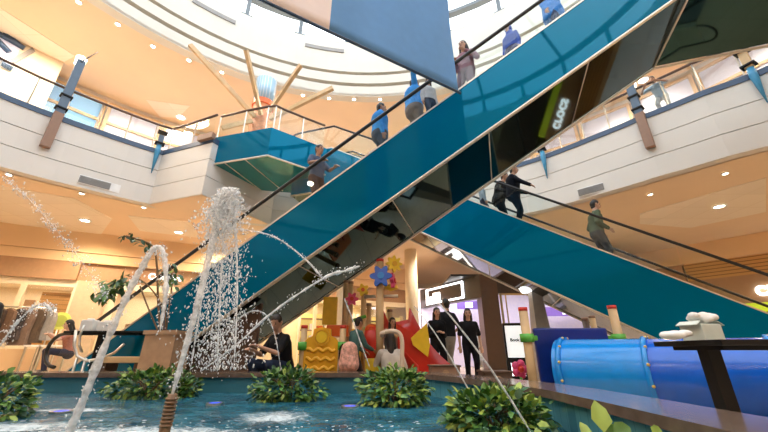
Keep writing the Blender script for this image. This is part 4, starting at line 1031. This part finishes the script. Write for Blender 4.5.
# yellow climbing panel
CPt = thing('climbing_panel', 'yellow moulded climbing panel with a sun disc at the pool edge', 'playground panel', (*at(321, 372, 5.65).xy, 0))
Yp = 5.65; q0, q1, q2 = at(304, 350, Yp), at(338, 350, Yp), at(321, 327, Yp); xa, xb, zt3 = q0.x, q1.x, q2.z; wd = xb-xa; xm = (xa+xb)/2
pts = [(xa, 0.05), (xb, 0.05), (xb, zt3-.22), (xb-.05, zt3-.16), (xb-.12, zt3-.13), (xm+.13, zt3-.03), (xm, zt3), (xm-.13, zt3-.03), (xa+.12, zt3-.13), (xa+.05, zt3-.16), (xa, zt3-.22)]
MB().extrude([(x, Yp, z) for x, z in pts], (0, .1, 0)).build('panel', M['yellow'], CPt)
MB().tube([(xm, Yp-.03, zt3-.15), (xm, Yp+.01, zt3-.15)], .085, 20).build('sun_disc', M['sun'], CPt)
b = MB(); b.lathe([(.10, -.02), (.125, -.02), (.125, .02), (.10, .02)], (0, 0), 24); bmesh.ops.transform(b.bm, matrix=Matrix.Translation((xm, Yp-.01, zt3-.15)) @ Matrix.Rotation(PI/2, 4, 'X'), verts=b.bm.verts); b.build('sun_ring', M['yellow'], CPt)
for k in range(4):
    z = zt3-.34-.13*k
    MB().tube([(xa+.04+(wd-.08)*i/16, Yp-.005, z+.022*math.sin(i*1.2+k)) for i in range(17)], .026, 8).build('ridge', M['yellow'], CPt)
for x in (xa-.03, xb+.06):
    o = MB().cyl((x, Yp+.05, 0), (x, Yp+.05, zt3-.02), .05, 12).build('post', M['wood'], CPt)
    MB().cyl((x, Yp+.05, zt3-.02), (x, Yp+.05, zt3+.03), .053, 12).build('cap', M['red'], o); MB().tube([(x, Yp+.05, zt3-.34), (x, Yp+.05, zt3-.22)], .085, 12).build('clamp', M['green'], o)
q = at(311, 355, 5.9); MB().box((q.x-.14, 5.9, .45), (.08, .1, .8), bevel=.02).build('red_bracket', M['red'], CPt)
# pale pipe hoop
t = thing('pipe_hoop', 'pale bent pipe hoop beside the blue flower post', 'handrail', (*at(395, 372, 5.5).xy, 0))
MB().tube(curve([(385, 332), (392, 331), (399, 333), (402, 341), (402, 358), (402, 376)], 5.5, 24), .033, 10).build('pipe', mat('pipe_cream', (.78, .62, .48), .4), t)
MB().disc(Vector((at(402, 376, 5.5).x, 5.5, 0)), .07, .02).build('foot', M['steel'], t)
q = at(402, 376, 5.5); MB().tube([(q.x, 5.5, .01), q], .033, 10).build('lower_pipe', mat('pipe_cream', ()), t)
q = at(385, 332, 5.5); MB().tube([q, (q.x-.05, 5.5, q.z-.02), (q.x-.05, 5.75, q.z-.04)], .033, 10).build('end_pipe', mat('pipe_cream', ()), t)
# red slide
SL = thing('playground_slide', 'red playground slide with a yellow side panel left of the three people in black', 'slide', (*at(420, 372, 6.6).xy, 0))
s0, s1 = at(396, 322, 7.3), at(436, 382, 6.3); s1.z = .14
bp = Vector((s0.x, s0.y, s0.z)); d = (s1-s0); sd = Vector((-d.y, d.x, 0)).normalized()
b = MB(); prof_ = [(-.34, .22), (-.32, .24), (-.28, .05), (0, 0), (.28, .05), (.32, .24), (.34, .22), (.30, -.02), (0, -.05), (-.30, -.02)]
pth = [s0+d*(i/10)+Vector((0, 0, -.25*math.sin(PI*i/10)*.6)) for i in range(11)]; rows = [[b.bm.verts.new(p+sd*a*1.1+Vector((0, 0, c*1.3))) for a, c in prof_] for p in pth]
for A, B in zip(rows, rows[1:]):
    for i in range(len(prof_)): b.bm.faces.new((A[i], A[(i+1) % 10], B[(i+1) % 10], B[i])).smooth = True
b.bm.faces.new(rows[0]); b.bm.faces.new(rows[-1][::-1]); bmesh.ops.recalc_face_normals(b.bm, faces=b.bm.faces)
b.build('chute', M['red'], SL)
yp = [at(u, v, 6.35) for u, v in ((411, 338), (427, 323), (430, 345), (428, 357), (413, 345))]
MB().extrude(yp, (0, .05, 0)).build('side_panel', M['sun'], SL)
MB().extrude([at(u, v, 6.42) for u, v in ((397, 324), (412, 332), (430, 356), (431, 378), (421, 378), (398, 348))], (0, .05, 0)).build('side_wall', M['red'], SL)
for f in (.08, .5): q = s0+d*f; MB().cyl((q.x, q.y, 0), (q.x, q.y, q.z-.25), .05, 10).build('post', M['red'], SL)
MB().box((s0.x-.25, s0.y+.2, s0.z-.1), (.7, .7, .08)).build('platform', M['orange'], SL)
# backpack
p = at(349, 357, 5.5); t = thing('backpack', 'pink flowery backpack on the back of the child', 'backpack', (p.x, 5.52, p.z-.22), .5)
fl = mat('flower_print', (.70, .36, .28), .8, vary=.45, scale=22)
b = MB(); caps(b, (0, 0, .12), (0, 0, .33), .14, .11, Vector((1, 0, 0)), 1.15); fuse(b, .012, 2).build('bag', fl, t, local=True)
b = MB(); caps(b, (0, -.10, .10), (0, -.09, .2), .07, .06, Vector((1, 0, 0)), 1.3); fuse(b, .012, 2).build('pocket', fl, t, local=True)
for sx in (-1, 1): MB().tube([(sx*.08, .10, .10), (sx*.09, .17, .2), (sx*.09, .16, .34), (sx*.08, .08, .40)], .014, 6).build('strap', M['black'], t, local=True)
# tube slide
TS = thing('tube_slide', 'big blue plastic tunnel slide with a square navy entry panel', 'tunnel slide', (3.0, 4.0, 0))
A0, A1 = Vector((2.22, 4.66, .45)), Vector((4.08, 2.95, .42)); ad = (A1-A0).normalized(); rT = .355
def seg(f0, f1, m, nm='tube_section'):
    p, q = A0.lerp(A1, f0), A0.lerp(A1, f1); b = MB(); b.tube([p, p.lerp(q, .5), q], rT, 40, cap=False); b.tube([q, p.lerp(q, .5), p], rT-.02, 40, cap=False); b.build(nm, M[m], TS)
seg(0, .36, 'bluep'); seg(.37, .73, 'bluep2'); seg(.74, 1.0, 'bluep')
sdv = ad.cross(Vector((0, 0, 1))).normalized(); upv = sdv.cross(ad)
for f in (0.03, .365, .735):
    c = A0.lerp(A1, f); o = MB().tube([c-ad*.025, c+ad*.025], rT+.03, 40).build('flange', M['bluep'], TS)
    for k in range(12):
        a = 2*PI*(k+.5)/12; q = c+(sdv*math.cos(a)+upv*math.sin(a))*(rT+.025); MB().ball(q+ad*.02, .016).build('bolt', M['brass'], o)
for f in (.365, .735):
    c = A0.lerp(A1, f); q = c-sdv*.30; q = c+sdv*.24; MB().box((q.x, q.y, .08), (.10, .10, .16), bevel=.01).build('support', M['red'], TS)
    MB().box((c.x, c.y, .05), (.08, .5, .1), Matrix.Rotation(math.atan2(sdv.y, sdv.x)+PI/2, 4, 'Z')).build('support_beam', M['red'], TS)
e0, e1 = at(533, 328, 4.72), at(606, 328, 4.72); xm = (e0.x+e1.x)/2; zt4 = e0.z
b = MB(); b.box((xm, 4.74, (zt4+.12)/2+.0), (e1.x-e0.x, .06, zt4-.12), bevel=.02); b.build('entry_panel', M['navyp'], TS)
for u, v, Y in ((523, 311, 4.6), (612, 309, 4.85)):
    q = at(u, v, Y); o = MB().cyl((q.x, Y, 0), (q.x, Y, q.z), .055, 14).build('post', M['wood'], TS)
    MB().cyl((q.x, Y, q.z), (q.x, Y, q.z+.045), .058, 14).build('cap', M['red'], o)
    z = at(u, 338, Y).z; cl = MB().tube([(q.x, Y, z-.05), (q.x, Y, z+.05)], .085, 14).build('clamp', M['green'], o); 
    MB().box((q.x+.09*(1 if u < 560 else -1), Y+.03, z), (.10, .06, .06), bevel=.01).build('bracket', M['green'], o)
q = at(590, 317, 6.2); 
for u, v, h_ in ((592, 318, .0), (585, 320, .0)):
    q = at(u, v, 6.2); t = thing('wooden_post', 'wooden post %s behind the navy tunnel panel' % ('nearer the second escalator' if u == 592 else 'darker and shorter standing'), 'post', (q.x, 6.2, 0))
    MB().cyl((0, 0, 0), (0, 0, q.z), .05, 12).build('shaft', M['wood' if u == 592 else 'darkbrown'], t, local=True); MB().cyl((0, 0, q.z), (0, 0, q.z+.04), .053, 12).build('cap', M['brownpost'], t, local=True)
# pink flower toy and brown boxes by the pool edge
q = at(520, 369, 5.2); t = thing('flower_toy', 'pink plastic flower toy at the foot of the left tunnel post', 'toy', (q.x, 5.2, 0))
for k in range(5):
    a = 2*PI*k/5; MB().ball((q.x+.07*math.cos(a), 5.2, q.z+.07*math.sin(a)), .055, (1, .6, 1)).build('petal', M['pink'], t)
MB().ball((q.x, 5.16, q.z), .045).build('centre', M['red'], t); MB().cyl((q.x, 5.2, 0), (q.x, 5.2, q.z-.05), .02, 8).build('stem', M['green'], t)
for (u0, u1, v, Y, lab) in ((431, 460, 366, 5.15, 'dark brown wooden box in front of the grey trousered man'), (484, 512, 372, 4.55, 'low dark brown box on the pool side left of the tunnel post')):
    a_, c_ = at(u0, v, Y), at(u1, v, Y); t = thing('wooden_box', lab, 'box', ((a_.x+c_.x)/2, Y+.15, 0))
    MB().box((0, 0, a_.z/2), (c_.x-a_.x, .3, a_.z-.004), bevel=.012).build('crate', M['brownpost'] if v == 366 else M['darkbrown'], t, local=True)
    MB().tube([(0, -.155, a_.z-.09), (0, -.148, a_.z-.09)], .045, 16).build('round_emblem', M['brown'], t, local=True)
    MB().box((0, 0, a_.z), (c_.x-a_.x+.03, .33, .02), bevel=.005).build('lid', M['darkbrown'], t, local=True)

# ================================================================== DARK SHOP
Cn = Vector((3.93, 14.0, 0)); Cl = Vector((1.75, 18.0, 0))
fd = (Cl-Cn).normalized(); fnv = Vector((-1, -.545, 0)).normalized()
DS = thing('storefront', 'black shop front with a white outlined logo behind the three people', 'shop front', (4.2, 14.2, 0))
def slab(p, q, n, th, z0, z1):
    b = MB(); b.hexa([(*p.xy, z0), (*q.xy, z0), (*(q-n*th).xy, z0), (*(p-n*th).xy, z0), (*p.xy, z1), (*q.xy, z1), (*(q-n*th).xy, z1), (*(p-n*th).xy, z1)]); return b
Rr = Vector((11.2, 14.3, 0)); n2 = Vector((0, -1, 0)); P1c = Vector((4.62, 14.0, 0))
slab(Cn, Cl, fnv, .3, 2.70, 3.62).build('header', M['dark'], DS)
slab(Cn, P1c, n2, .7, 0, 3.62).build('corner_pillar', M['darkbrown'], DS)
slab(P1c, Rr, n2, .3, 2.85, 3.62).build('side_header', M['dark'], DS)
slab(Cl, Cl-fd*.25, fnv, .3, 0, 2.7).build('end_pillar', M['dark'], DS)
b = MB()
b.box((4.70, 13.98, 1.42), (.07, .08, 2.85)); b.box((7.9, 13.98, 2.82), (6.5, .08, .07)); b.box((4.9, 13.98, 1.42), (.04, .06, 2.8))
b.build('gold_frame', mat('gold_trim', (.55, .38, .18), .35, metal=.7), DS)
lm = Cn.lerp(Cl, .52)+fnv*.03; lg = thing('logo_sign', 'white outlined rectangular logo on the black shop header', 'sign', (lm.x, lm.y, 2.75))
Lx = -fd  # reading left to right from the hall
def lbox(c, w_, h_, m, nm):
    MB().box(lm+Lx*c[0]+Vector((0, 0, c[1])), (w_, .06, h_), Matrix.Rotation(math.atan2(Lx.y, Lx.x), 4, 'Z')).build(nm, m, lg)
for c, w_, h_ in (((0, 3.50), 2.7, .07), ((0, 2.83), 2.7, .07), ((-1.32, 3.165), .10, .72), ((1.32, 3.165), .10, .72)): lbox(c, w_, h_, M['litwhite'], 'outline_bar')
lbox((-.80, 3.0), 1.0, .30, M['litwhite'], 'logo_shape'); lbox((-.55, 3.2), .5, .16, M['litwhite'], 'logo_shape')
# its interior
MB().box((7, 17.9, 1.85), (11, .2, 3.7)).build('wall_shop', M['lilac'], kind='structure')
MB().box((7.3, 16.0, 3.64), (9, 3.6, .08)).build('ceiling_shop', M['dark'], kind='structure')
for u0, u1, v0, v1, Y, lab, cc in ((545, 582, 307, 316, 17.0, 'purple wall sign with a white end above the navy tunnel panel', 1), (457, 481, 301, 309, 17.0, 'purple lit sign inside the black shop behind the woman in the tee', 0)):
    a_, c_ = at(u0, v0, Y), at(u1, v1, Y); t = thing('purple_sign', lab, 'sign', ((a_.x+c_.x)/2, Y, c_.z))
    MB().box(((a_.x+c_.x)/2, Y+.05, (a_.z+c_.z)/2), (c_.x-a_.x, .08, a_.z-c_.z), bevel=.02).build('panel', M['purple'], t)
    xw = a_.x+(c_.x-a_.x)*(.72 if cc else .5); MB().box((xw, Y, (a_.z+c_.z)/2), ((c_.x-a_.x)*(.5 if cc else .3), .03, (a_.z-c_.z)*.62)).build('white_field', M['litwhite'], t)
for i in range(4):
    x = 4.9+1.5*i; t = thing('wall_shelf', ['shelf unit nearest the dark corner pillar in the lilac shop', 'second shelf unit from the pillar in the lilac shop', 'third shelf unit from the pillar in the lilac shop', 'shelf unit farthest from the pillar in the lilac shop'][i], 'shelf', (x, 17.6, 0))
    MB().box((0, .1, .75), (1.2, .05, 1.5)).build('back_panel', M['paper'], t, local=True)
    for z in (.3, .75, 1.2): MB().box((0, -.05, z), (1.2, .3, .04)).build('shelf_board', M['paper'], t, local=True)
    for sx in (-1, 1): MB().box((sx*.6, -.05, .75), (.04, .32, 1.5)).build('side', M['grey'], t, local=True)
for p_ in ((6, 15.8), (8.6, 15.8), (3.6, 16.6), (1.2, 17.2)): lamp('AREA', (p_[0], p_[1], 3.5 if p_[0] > 3 else 3.1), 45, (.95, .9, 1), 1.2)
# standing display with screen
q = at(512, 323, 8.6); zt5 = q.z; t = thing('display_totem', 'black standing display with a white screen beside the left tunnel post', 'display', (q.x, 8.6, 0), -.12)
w5 = at(522, 340, 8.6).x-at(502, 340, 8.6).x; MB().box((0, 0, zt5/2), (w5, .08, zt5), bevel=.012).build('case', M['black'], t, local=True)
MB().box((0, -.043, zt5*.68), (w5*.82, .01, zt5*.54)).build('screen', M['screen'], t, local=True)
lettering('screen_text', 'Book', .10, .003, Matrix.Translation((q.x, 8.6, 0)) @ Matrix.Rotation(-.12, 4, 'Z') @ frame3((1, 0, 0), (0, -.052, zt5*.68)), M['black'], t, .003)
for x_, z_, a_, c_ in ((0, .34, .30, .02), (0, .10, .30, .02), (-.14, .22, .02, .26), (.14, .22, .02, .26)): MB().box((x_, -.045, z_+.06), (a_, .01, c_)).build('logo_outline', M['litwhite'], t, local=True)
MB().box((-.06, -.045, .24), (.12, .01, .07)).build('logo_mark', M['litwhite'], t, local=True)
MB().box((0, 0, .015), (w5*1.1, .3, .03)).build('base', M['black'], t, local=True)
# tapered column with lit head
q = at(534, 289, 9.6); t = thing('lamp_column', 'tapered grey column with a square lit head behind the navy panel', 'lamp', (q.x, 9.6, 0))
frust(MB(), (0, 0), .5, .26, 0, q.z-.08).build('shaft', M['grey'], t, local=True); frust(MB(), (0, 0), .5, .62, q.z-.08, q.z+.06).build('head', M['litwhite'], t, local=True)
frust(MB(), (0, 0), .64, .64, q.z+.06, q.z+.10).build('cap', M['black'], t, local=True)
# cream columns and yellow display shelves behind the playground
for u, lab in ((343, 'round cream column behind the pink flower post'), (413, 'round cream column behind the red slide')):
    q = at(u, 340, 13.6 if u < 400 else 15.5); t = thing('column', lab, 'column', (q.x, q.y, 0))
    MB().cyl((0, 0, 0), (0, 0, Z1-.01), .33 if u < 400 else .28, 28).build('shaft', M['cream'], t, local=True); MB().cyl((0, 0, 0), (0, 0, .25), .38, 28).build('base', M['paper'], t, local=True)
for i, x in enumerate((-2.9, -1.4, .1, 1.5)):
    t = thing('display_shelf', 'yellow lit shelf unit, %s in the shop behind the playground' % ['first from the left', 'second from the left', 'third from the left', 'nearest the black shop'][i], 'shelf', wl(x, -2.2))
    b = MB(); wpiece(b, x-.6, x+.6, .1, 2.6, -2.5, -2.44); b.build('back_panel', mat('shelf_yellow', (.85, .66, .22), .5, emit=.5), t)
    for z in (.5, 1.1, 1.7, 2.3): b = MB(); wpiece(b, x-.6, x+.6, z, z+.05, -2.44, -2.1); b.build('shelf_board', M['brownpost'], t)
    for dx in (-.62, .62): b = MB(); wpiece(b, x+dx-.03, x+dx+.03, 0, 2.7, -2.5, -2.08); b.build('side', M['cream'], t)
    for z in (.55, 1.15, 1.75):
        for k in range(3):
            xx = x-.38+.38*k; b = MB(); wpiece(b, xx-.13, xx+.13, z, z+.22+.1*((k+i) % 2), -2.36, -2.14)
            tag(b.build('shop_box', [M['sun'], M['paper'], M['orange'], M['green']][(k+i) % 4]), 'small coloured box on a yellow shelf behind the playground', 'box', 'boxes on the yellow shelves')
# dark enclosure under the long escalator
pA, pB = EA.P(-4.55, .25, 0), EA.P(-2.4, .25, 0)
b = MB(); b.extrude([EA.P(-4.7, .25, 0), EA.P(-2.3, .25, 0), EA.P(-2.3, .25, EA.k*-2.3+3.006-.08), EA.P(-4.7, .25, .02)], EA.pn*.06)
tag(b.build('under_stair_panel', M['darkbrown']), 'dark brown panel closing the space under the long escalator', 'panel')

# ================================================================== RIGHT SIDE THINGS
xl, xr = at(657, 340, 2.9).x, 3.3; zt6 = .735
bt = table('black bar table with one square post in front of the blue tunnel', xl, xr, 2.35, 2.95, zt6, (at(709, 352, 2.65).x,), M['black'], M['black'])
q = at(676, 336, 2.62); b = MB()
for i in range(7): b.ball((q.x+random.uniform(-.09, .10), 2.62+random.uniform(-.05, .05), zt6+.028+random.uniform(0, .022)), .045, (1.3, 1, .6), 7, 5)
tag(fuse(b, .012, 1).build('crumpled_bag', M['paper']), 'crumpled white paper bag lying at the left end of the near bar table', 'bag')
q = at(703, 336, 2.75); t = thing('carton', 'open pale green carton on the near bar table', 'box', (q.x, 2.75, zt6), .25)
MB().box((0, 0, .06), (.20, .16, .12), bevel=.006).build('box', M['carton'], t, local=True)
for sx in (-1, 1): MB().box((sx*.115, 0, .125), (.06, .15, .006), Matrix.Rotation(sx*.5, 4, 'Y')).build('flap', M['carton'], t, local=True)
b = MB()
for i in range(9): b.ball((q.x+random.uniform(-.09, .09), 2.75+random.uniform(-.05, .05), zt6+.155+random.uniform(0, .03)), .036, (1.3, 1, .8), 7, 5)
tag(fuse(b, .011, 1).build('crumpled_tissue', M['paper']), 'crumpled white tissue heaped on the pale green carton', 'tissue')
# sign of the right hand shop
SGX = 16.6
sg = thing('shop_sign', 'large white letters on the brown fascia of the far right shop', 'sign', wr(SGX, .1, 2.6))
sp = atp(751, 296, RP+rn*.12, RB); wx = rdir*.98
lettering('lettering', 'crocs', .74, .04, frame3(rdir, sp+wx), mat('lit_letters', (1, 1, 1), .4, emit=4), sg, .02)
b = MB(); rpiece(b, 13.5, 19, 2.45, 3.55, -.3, .08); b.build('wall_sign_band', M['brown'], kind='structure')
b = MB(); rpiece(b, 13.5, 19, 0.0, 2.1, -.3, .0); b.build('wall_shop_right', M['dark'], kind='structure')
b = MB(); rpiece(b, 14.4, 19, 2.1, 2.45, -.3, .06); b.build('trim_13', M['lime'], kind='structure')

# ================================================================== UPSTAIRS THINGS
flp = at(458, 92, 3.84); fdir = Vector((-1, -.585, 0)).normalized()
fl_ = thing('hanging_flag', 'huge blue and white striped flag hanging over the long escalator', 'flag', flp+fdir*2.9)
def cloth(s0, s1, m):
    b = MB(); nu, nv = 40, 30; G = {}; nn = Vector((-fdir.y, fdir.x, 0))
    for k in (0, 1):
        for i in range(nu+1):
            for j in range(nv+1):
                s_ = s0+(s1-s0)*i/nu; z = flp.z+5.2*j/nv
                off = min(1, j/6)*.035*math.sin(s_*4.2+.6*math.sin(z*.8))+min(1, j/6)*.02*math.sin(s_*9+z)+.008*k
                G[k, i, j] = b.bm.verts.new(flp+fdir*s_+nn*off+Vector((0, 0, z-flp.z)))
    for i in range(nu):
        for j in range(nv):
            for k in (0, 1): b.bm.faces.new([G[k, i, j], G[k, i+1, j], G[k, i+1, j+1], G[k, i, j+1]][::1 if k else -1]).smooth = True
    for i in range(nu): b.bm.faces.new((G[0, i, 0], G[0, i+1, 0], G[1, i+1, 0], G[1, i, 0]))
    return b.build('blue_stripe' if m == 'skyblue' else 'white_stripe', M[m], fl_)
cloth(0, 1.95, 'skyblue'); cloth(1.95, 3.9, 'flagwhite'); cloth(3.9, 5.85, 'skyblue')
MB().tube([flp+fdir*-.05, flp+fdir*5.9], .018, 8).build('bottom_rod', M['navy'], fl_)
MB().tube([flp+fdir*-.1+Vector((0, 0, 5.22)), flp+fdir*5.95+Vector((0, 0, 5.22))], .03, 8).build('top_rod', M['steel'], fl_)
for s_ in (.5, 5.4): MB().tube([flp+fdir*s_+Vector((0, 0, 5.22)), flp+fdir*s_+Vector((0, 0, 13.2))], .008, 6).build('cord', M['steel'], fl_)
# decorative column
a_ = at(264, 100, 11.9); ct_ = Vector((a_.x, a_.y, 0))
dc = thing('decorative_column', 'orange column with a pale blue banded head and radiating wooden beams', 'column', (ct_.x, ct_.y, Z2))
zb_ = at(264, 97, 11.5).z
MB().cyl((ct_.x, ct_.y, Z2), (ct_.x, ct_.y, zb_), .40, 28).build('shaft', mat('terracotta', (.55, .22, .10), .6, vary=.2), dc)
MB().cyl((ct_.x, ct_.y, zb_), (ct_.x, ct_.y, Z3-.03), .43, 28).build('blue_head', striped('blue_head_tiles', (.35, .55, .72), (.75, .8, .85), 0, 9, .3, .8), dc)
MB().lathe([(.40, zb_-.25), (.45, zb_-.25), (.45, zb_), (.40, zb_)], ct_.xy, 28).build('orange_ring', M['orange'], dc)
for (u0, v0), (u1, v1), Y1 in (((255, 117), (190, 45), 9.9), ((261, 115), (246, 50), 9.8), ((268, 113), (301, 65), 10.2), ((270, 119), (333, 88), 10.6), ((252, 121), (222, 128), 10.9)):
    p, q = at(u0, v0, 11.45), at(u1, v1, Y1); d = (q-p).normalized(); s_ = d.cross(Vector((0, 0, 1))).normalized(); n_ = s_.cross(d)
    w_ = .065; hh = .085
    MB().hexa([p+s_*w_-n_*hh, p-s_*w_-n_*hh, p-s_*w_+n_*hh, p+s_*w_+n_*hh, q+s_*w_-n_*hh, q-s_*w_-n_*hh, q-s_*w_+n_*hh, q+s_*w_+n_*hh]).build('beam', M['wood'], dc)
# lantern posts on the balcony edge
def lantern(deg, kind, label, z_top, lit=True):
    p = rp(deg, -.09, 0); q = rp(deg, -.2, 0); t = thing('lantern_post' if kind != 'pennant' else 'hanging_cone', label, 'lamp post' if kind != 'pennant' else 'ornament', (p.x, p.y, Z2-1.1 if kind == 'brown' else Z2-1.0))
    rot = Matrix.Rotation(math.radians(deg), 4, 'Z')
    if kind == 'brown':
        MB().box((p.x, p.y, Z2-.55), (.16, .22, 1.15), rot, .01).build('lower_shaft', M['brownpost'], t)
        MB().box((p.x, p.y, (Z2+z_top)/2+.02), (.15, .20, z_top-Z2), rot, .01).build('upper_shaft', M['bluepost'], t)
    else:
        zl_ = Z2-.95; b = MB(); b.tube([(p.x, p.y, zl_), (p.x, p.y, Z2-.12), (p.x, p.y, Z2+.1)], [.012, .085, .075], 10); b.build('blue_cone', M['bluecone'], t)
        MB().box((p.x, p.y, (Z2+z_top)/2+.05), (.12, .16, z_top-Z2-.1), rot, .01).build('upper_shaft', M['wood'] if kind != 'pennant' else M['bluepost'], t)
    for z in (Z2+.18, Z2+.62): MB().box((p.x, p.y, z), (.24, .28, .05), rot, .008).build('clamp', M['black'], t)
    if kind != 'pennant':
        c = rp(deg, .12, 0); MB().lathe([(.04, 0), (.12, .02), (.14, .30), (.11, .33), (.03, .33)], (c.x, c.y), 16).build('lamp_shade', M['lamp'], t).location.z += z_top-.05
        MB().box(((c.x+p.x)/2, (c.y+p.y)/2, z_top-.06), (.36, .06, .05), rot).build('bracket', M['black'], t)
        if kind == 'brown': MB().tube([(p.x, p.y, z_top), rp(deg-1.5, .1, z_top+.75)], [.022, .010], 6).build('spike', M['black'], t)
        bp_ = rp(deg, .25, Z2); MB().extrude([rp(deg, .0, Z2+.1), rp(deg, .06, Z2+.1), rp(deg, .28, z_top+.1), rp(deg, .16, z_top+.1)], tg(deg)*.03).build('white_fin', M['paper'], t)
def deg_at(u, v):
    p = atz(u, v, Z2); return math.degrees(math.atan2(p.y-CY, p.x-CX))
lantern(deg_at(58, 115), 'brown', 'slate blue and brown lantern post with a spike on the left balcony', Z2+2.0)
lantern(deg_at(641, 116), 'brown', 'slate blue and brown lantern post beside the person leaning on the right railing', Z2+1.15)
lantern(deg_at(754, 73), 'blue', 'wooden lantern post with a blue cone at the far right balcony', Z2+1.1)
lantern(131, 'pennant', 'blue hanging cone at the corner of the left balcony', Z2+.5)
lantern(deg_at(543, 155), 'pennant', 'blue hanging cone on the balcony behind the two men on the second escalator', Z2+.5)
# vents in the fascia
def fvent(u, v, w_, lab):
    p = atcyl(u, v, 10.7); a = math.degrees(math.atan2(p.y-CY, p.x-CX)); z = p.z; rot = Matrix.Rotation(math.radians(a), 4, 'Z')
    c = rp(a, -.012, z); t = thing('air_vent', lab, 'vent', (c.x, c.y, z-.14))
    MB().box(c, (.03, w_, .27), rot).build('frame', M['paper'], t)
    o = MB().box(c+(rp(a, -.03, z)-c)-tg(a)*-.12, (.03, w_*.74, .21), rot).build('grille', M['vent'], t)
    for k in range(5): MB().box(rp(a, -.05, z-.08+.04*k)-tg(a)*-.12, (.014, w_*.72, .012), rot).build('slat', M['grey'], o)
fvent(100, 184, 1.0, 'white framed grey air vent in the left balcony fascia'); fvent(598, 192, .95, 'white framed grey air vent in the right balcony fascia')
# upper floor windows
for i, dg_ in enumerate(list(range(-2, 76, 8))+list(range(102, 196, 8))):
    a = math.radians(dg_); rot = Matrix.Rotation(a, 4, 'Z'); er = Vector((math.cos(a), math.sin(a), 0)); et = Vector((-math.sin(a), math.cos(a), 0))
    o = bpy.data.objects.new('window_%d' % (i+2), None); COL.objects.link(o); o['kind'] = 'structure'; o.location = Vector((CX, CY, Z2))+er*16.5
    c = Vector((CX, CY, 0))+er*16.52
    W2, z0, z1_ = 2.1, Z2+.1, Z3-.35
    MB().box(c+Vector((0, 0, (z0+z1_)/2)), (.06, W2-.1, z1_-z0), rot).build('pane', M['lav'] if (dg_ < 80 or i % 3) else M['bluewin'], o)
    b = MB()
    for s_ in (-1, 1): b.box(c-er*.05+et*s_*W2/2+Vector((0, 0, (z0+z1_)/2)), (.14, .14, z1_-z0), rot)
    for z in (z1_, z1_-1.0, z0+1.2, z0): b.box(c-er*.05+Vector((0, 0, z)), (.13, W2+.1, .12), rot)
    b.build('frame', M['plum'], o)
# cream hall opening with blue glazing at the upper left
w0, w1 = atz(-60, 4, Z3), atz(64, 63, Z3); dv = (w1-w0).normalized(); nv_ = Vector((-dv.y, dv.x, 0))
b = MB(); b.hexa([(*w0.xy, Z2), (*w1.xy, Z2), (*(w1+nv_*.2).xy, Z2), (*(w0+nv_*.2).xy, Z2), (*w0.xy, Z3), (*w1.xy, Z3), (*(w1+nv_*.2).xy, Z3), (*(w0+nv_*.2).xy, Z3)]); b.build('wall_hall', M['cream'], kind='structure')
o = bpy.data.objects.new('window_40', None); COL.objects.link(o); o['kind'] = 'structure'; o.location = w0
def hp(u, v, d=.03):
    r = ray(u, v); n = -nv_ if (nv_.dot(Vector((0, 0, ZC))-w0) > 0) is False else nv_
    t = (w0-Vector((0, 0, ZC))).dot(nv_)/Vector(r).dot(nv_); p = Vector((0, 0, ZC))+Vector(r)*t; return p-nv_*d*(1 if nv_.dot(w0) > 0 else -1)
MB().extrude([hp(u, v) for u, v in ((-14, 26), (22, 46), (8, 70), (-20, 56))], nv_*.03).build('pane', M['lav'], o)
for u0, v0, u1, v1 in ((4, 34, 20, 47), (-4, 40, 9, 53), (-10, 30, 24, 49), (-14, 56, 12, 70)):
    MB().tube([hp(u0, v0, .06), hp(u1, v1, .06)], .10, 6).build('glazing_bar', M['navy'], o)
MB().extrude([hp(u, v, .05) for u, v in ((10, 60), (32, 48), (35, 52), (14, 64))], nv_*.04).build('dark_pane', M['vent'], o)
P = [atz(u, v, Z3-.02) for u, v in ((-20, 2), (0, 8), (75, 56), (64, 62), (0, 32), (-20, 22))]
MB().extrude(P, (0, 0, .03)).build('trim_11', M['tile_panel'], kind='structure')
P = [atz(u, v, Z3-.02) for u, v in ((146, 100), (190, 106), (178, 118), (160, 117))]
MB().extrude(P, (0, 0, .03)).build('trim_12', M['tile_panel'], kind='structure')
lamp('AREA', (w0+w1)/2+Vector((2.2, -.5, Z3-.1-w0.z)), 250, WARM, 2.0)
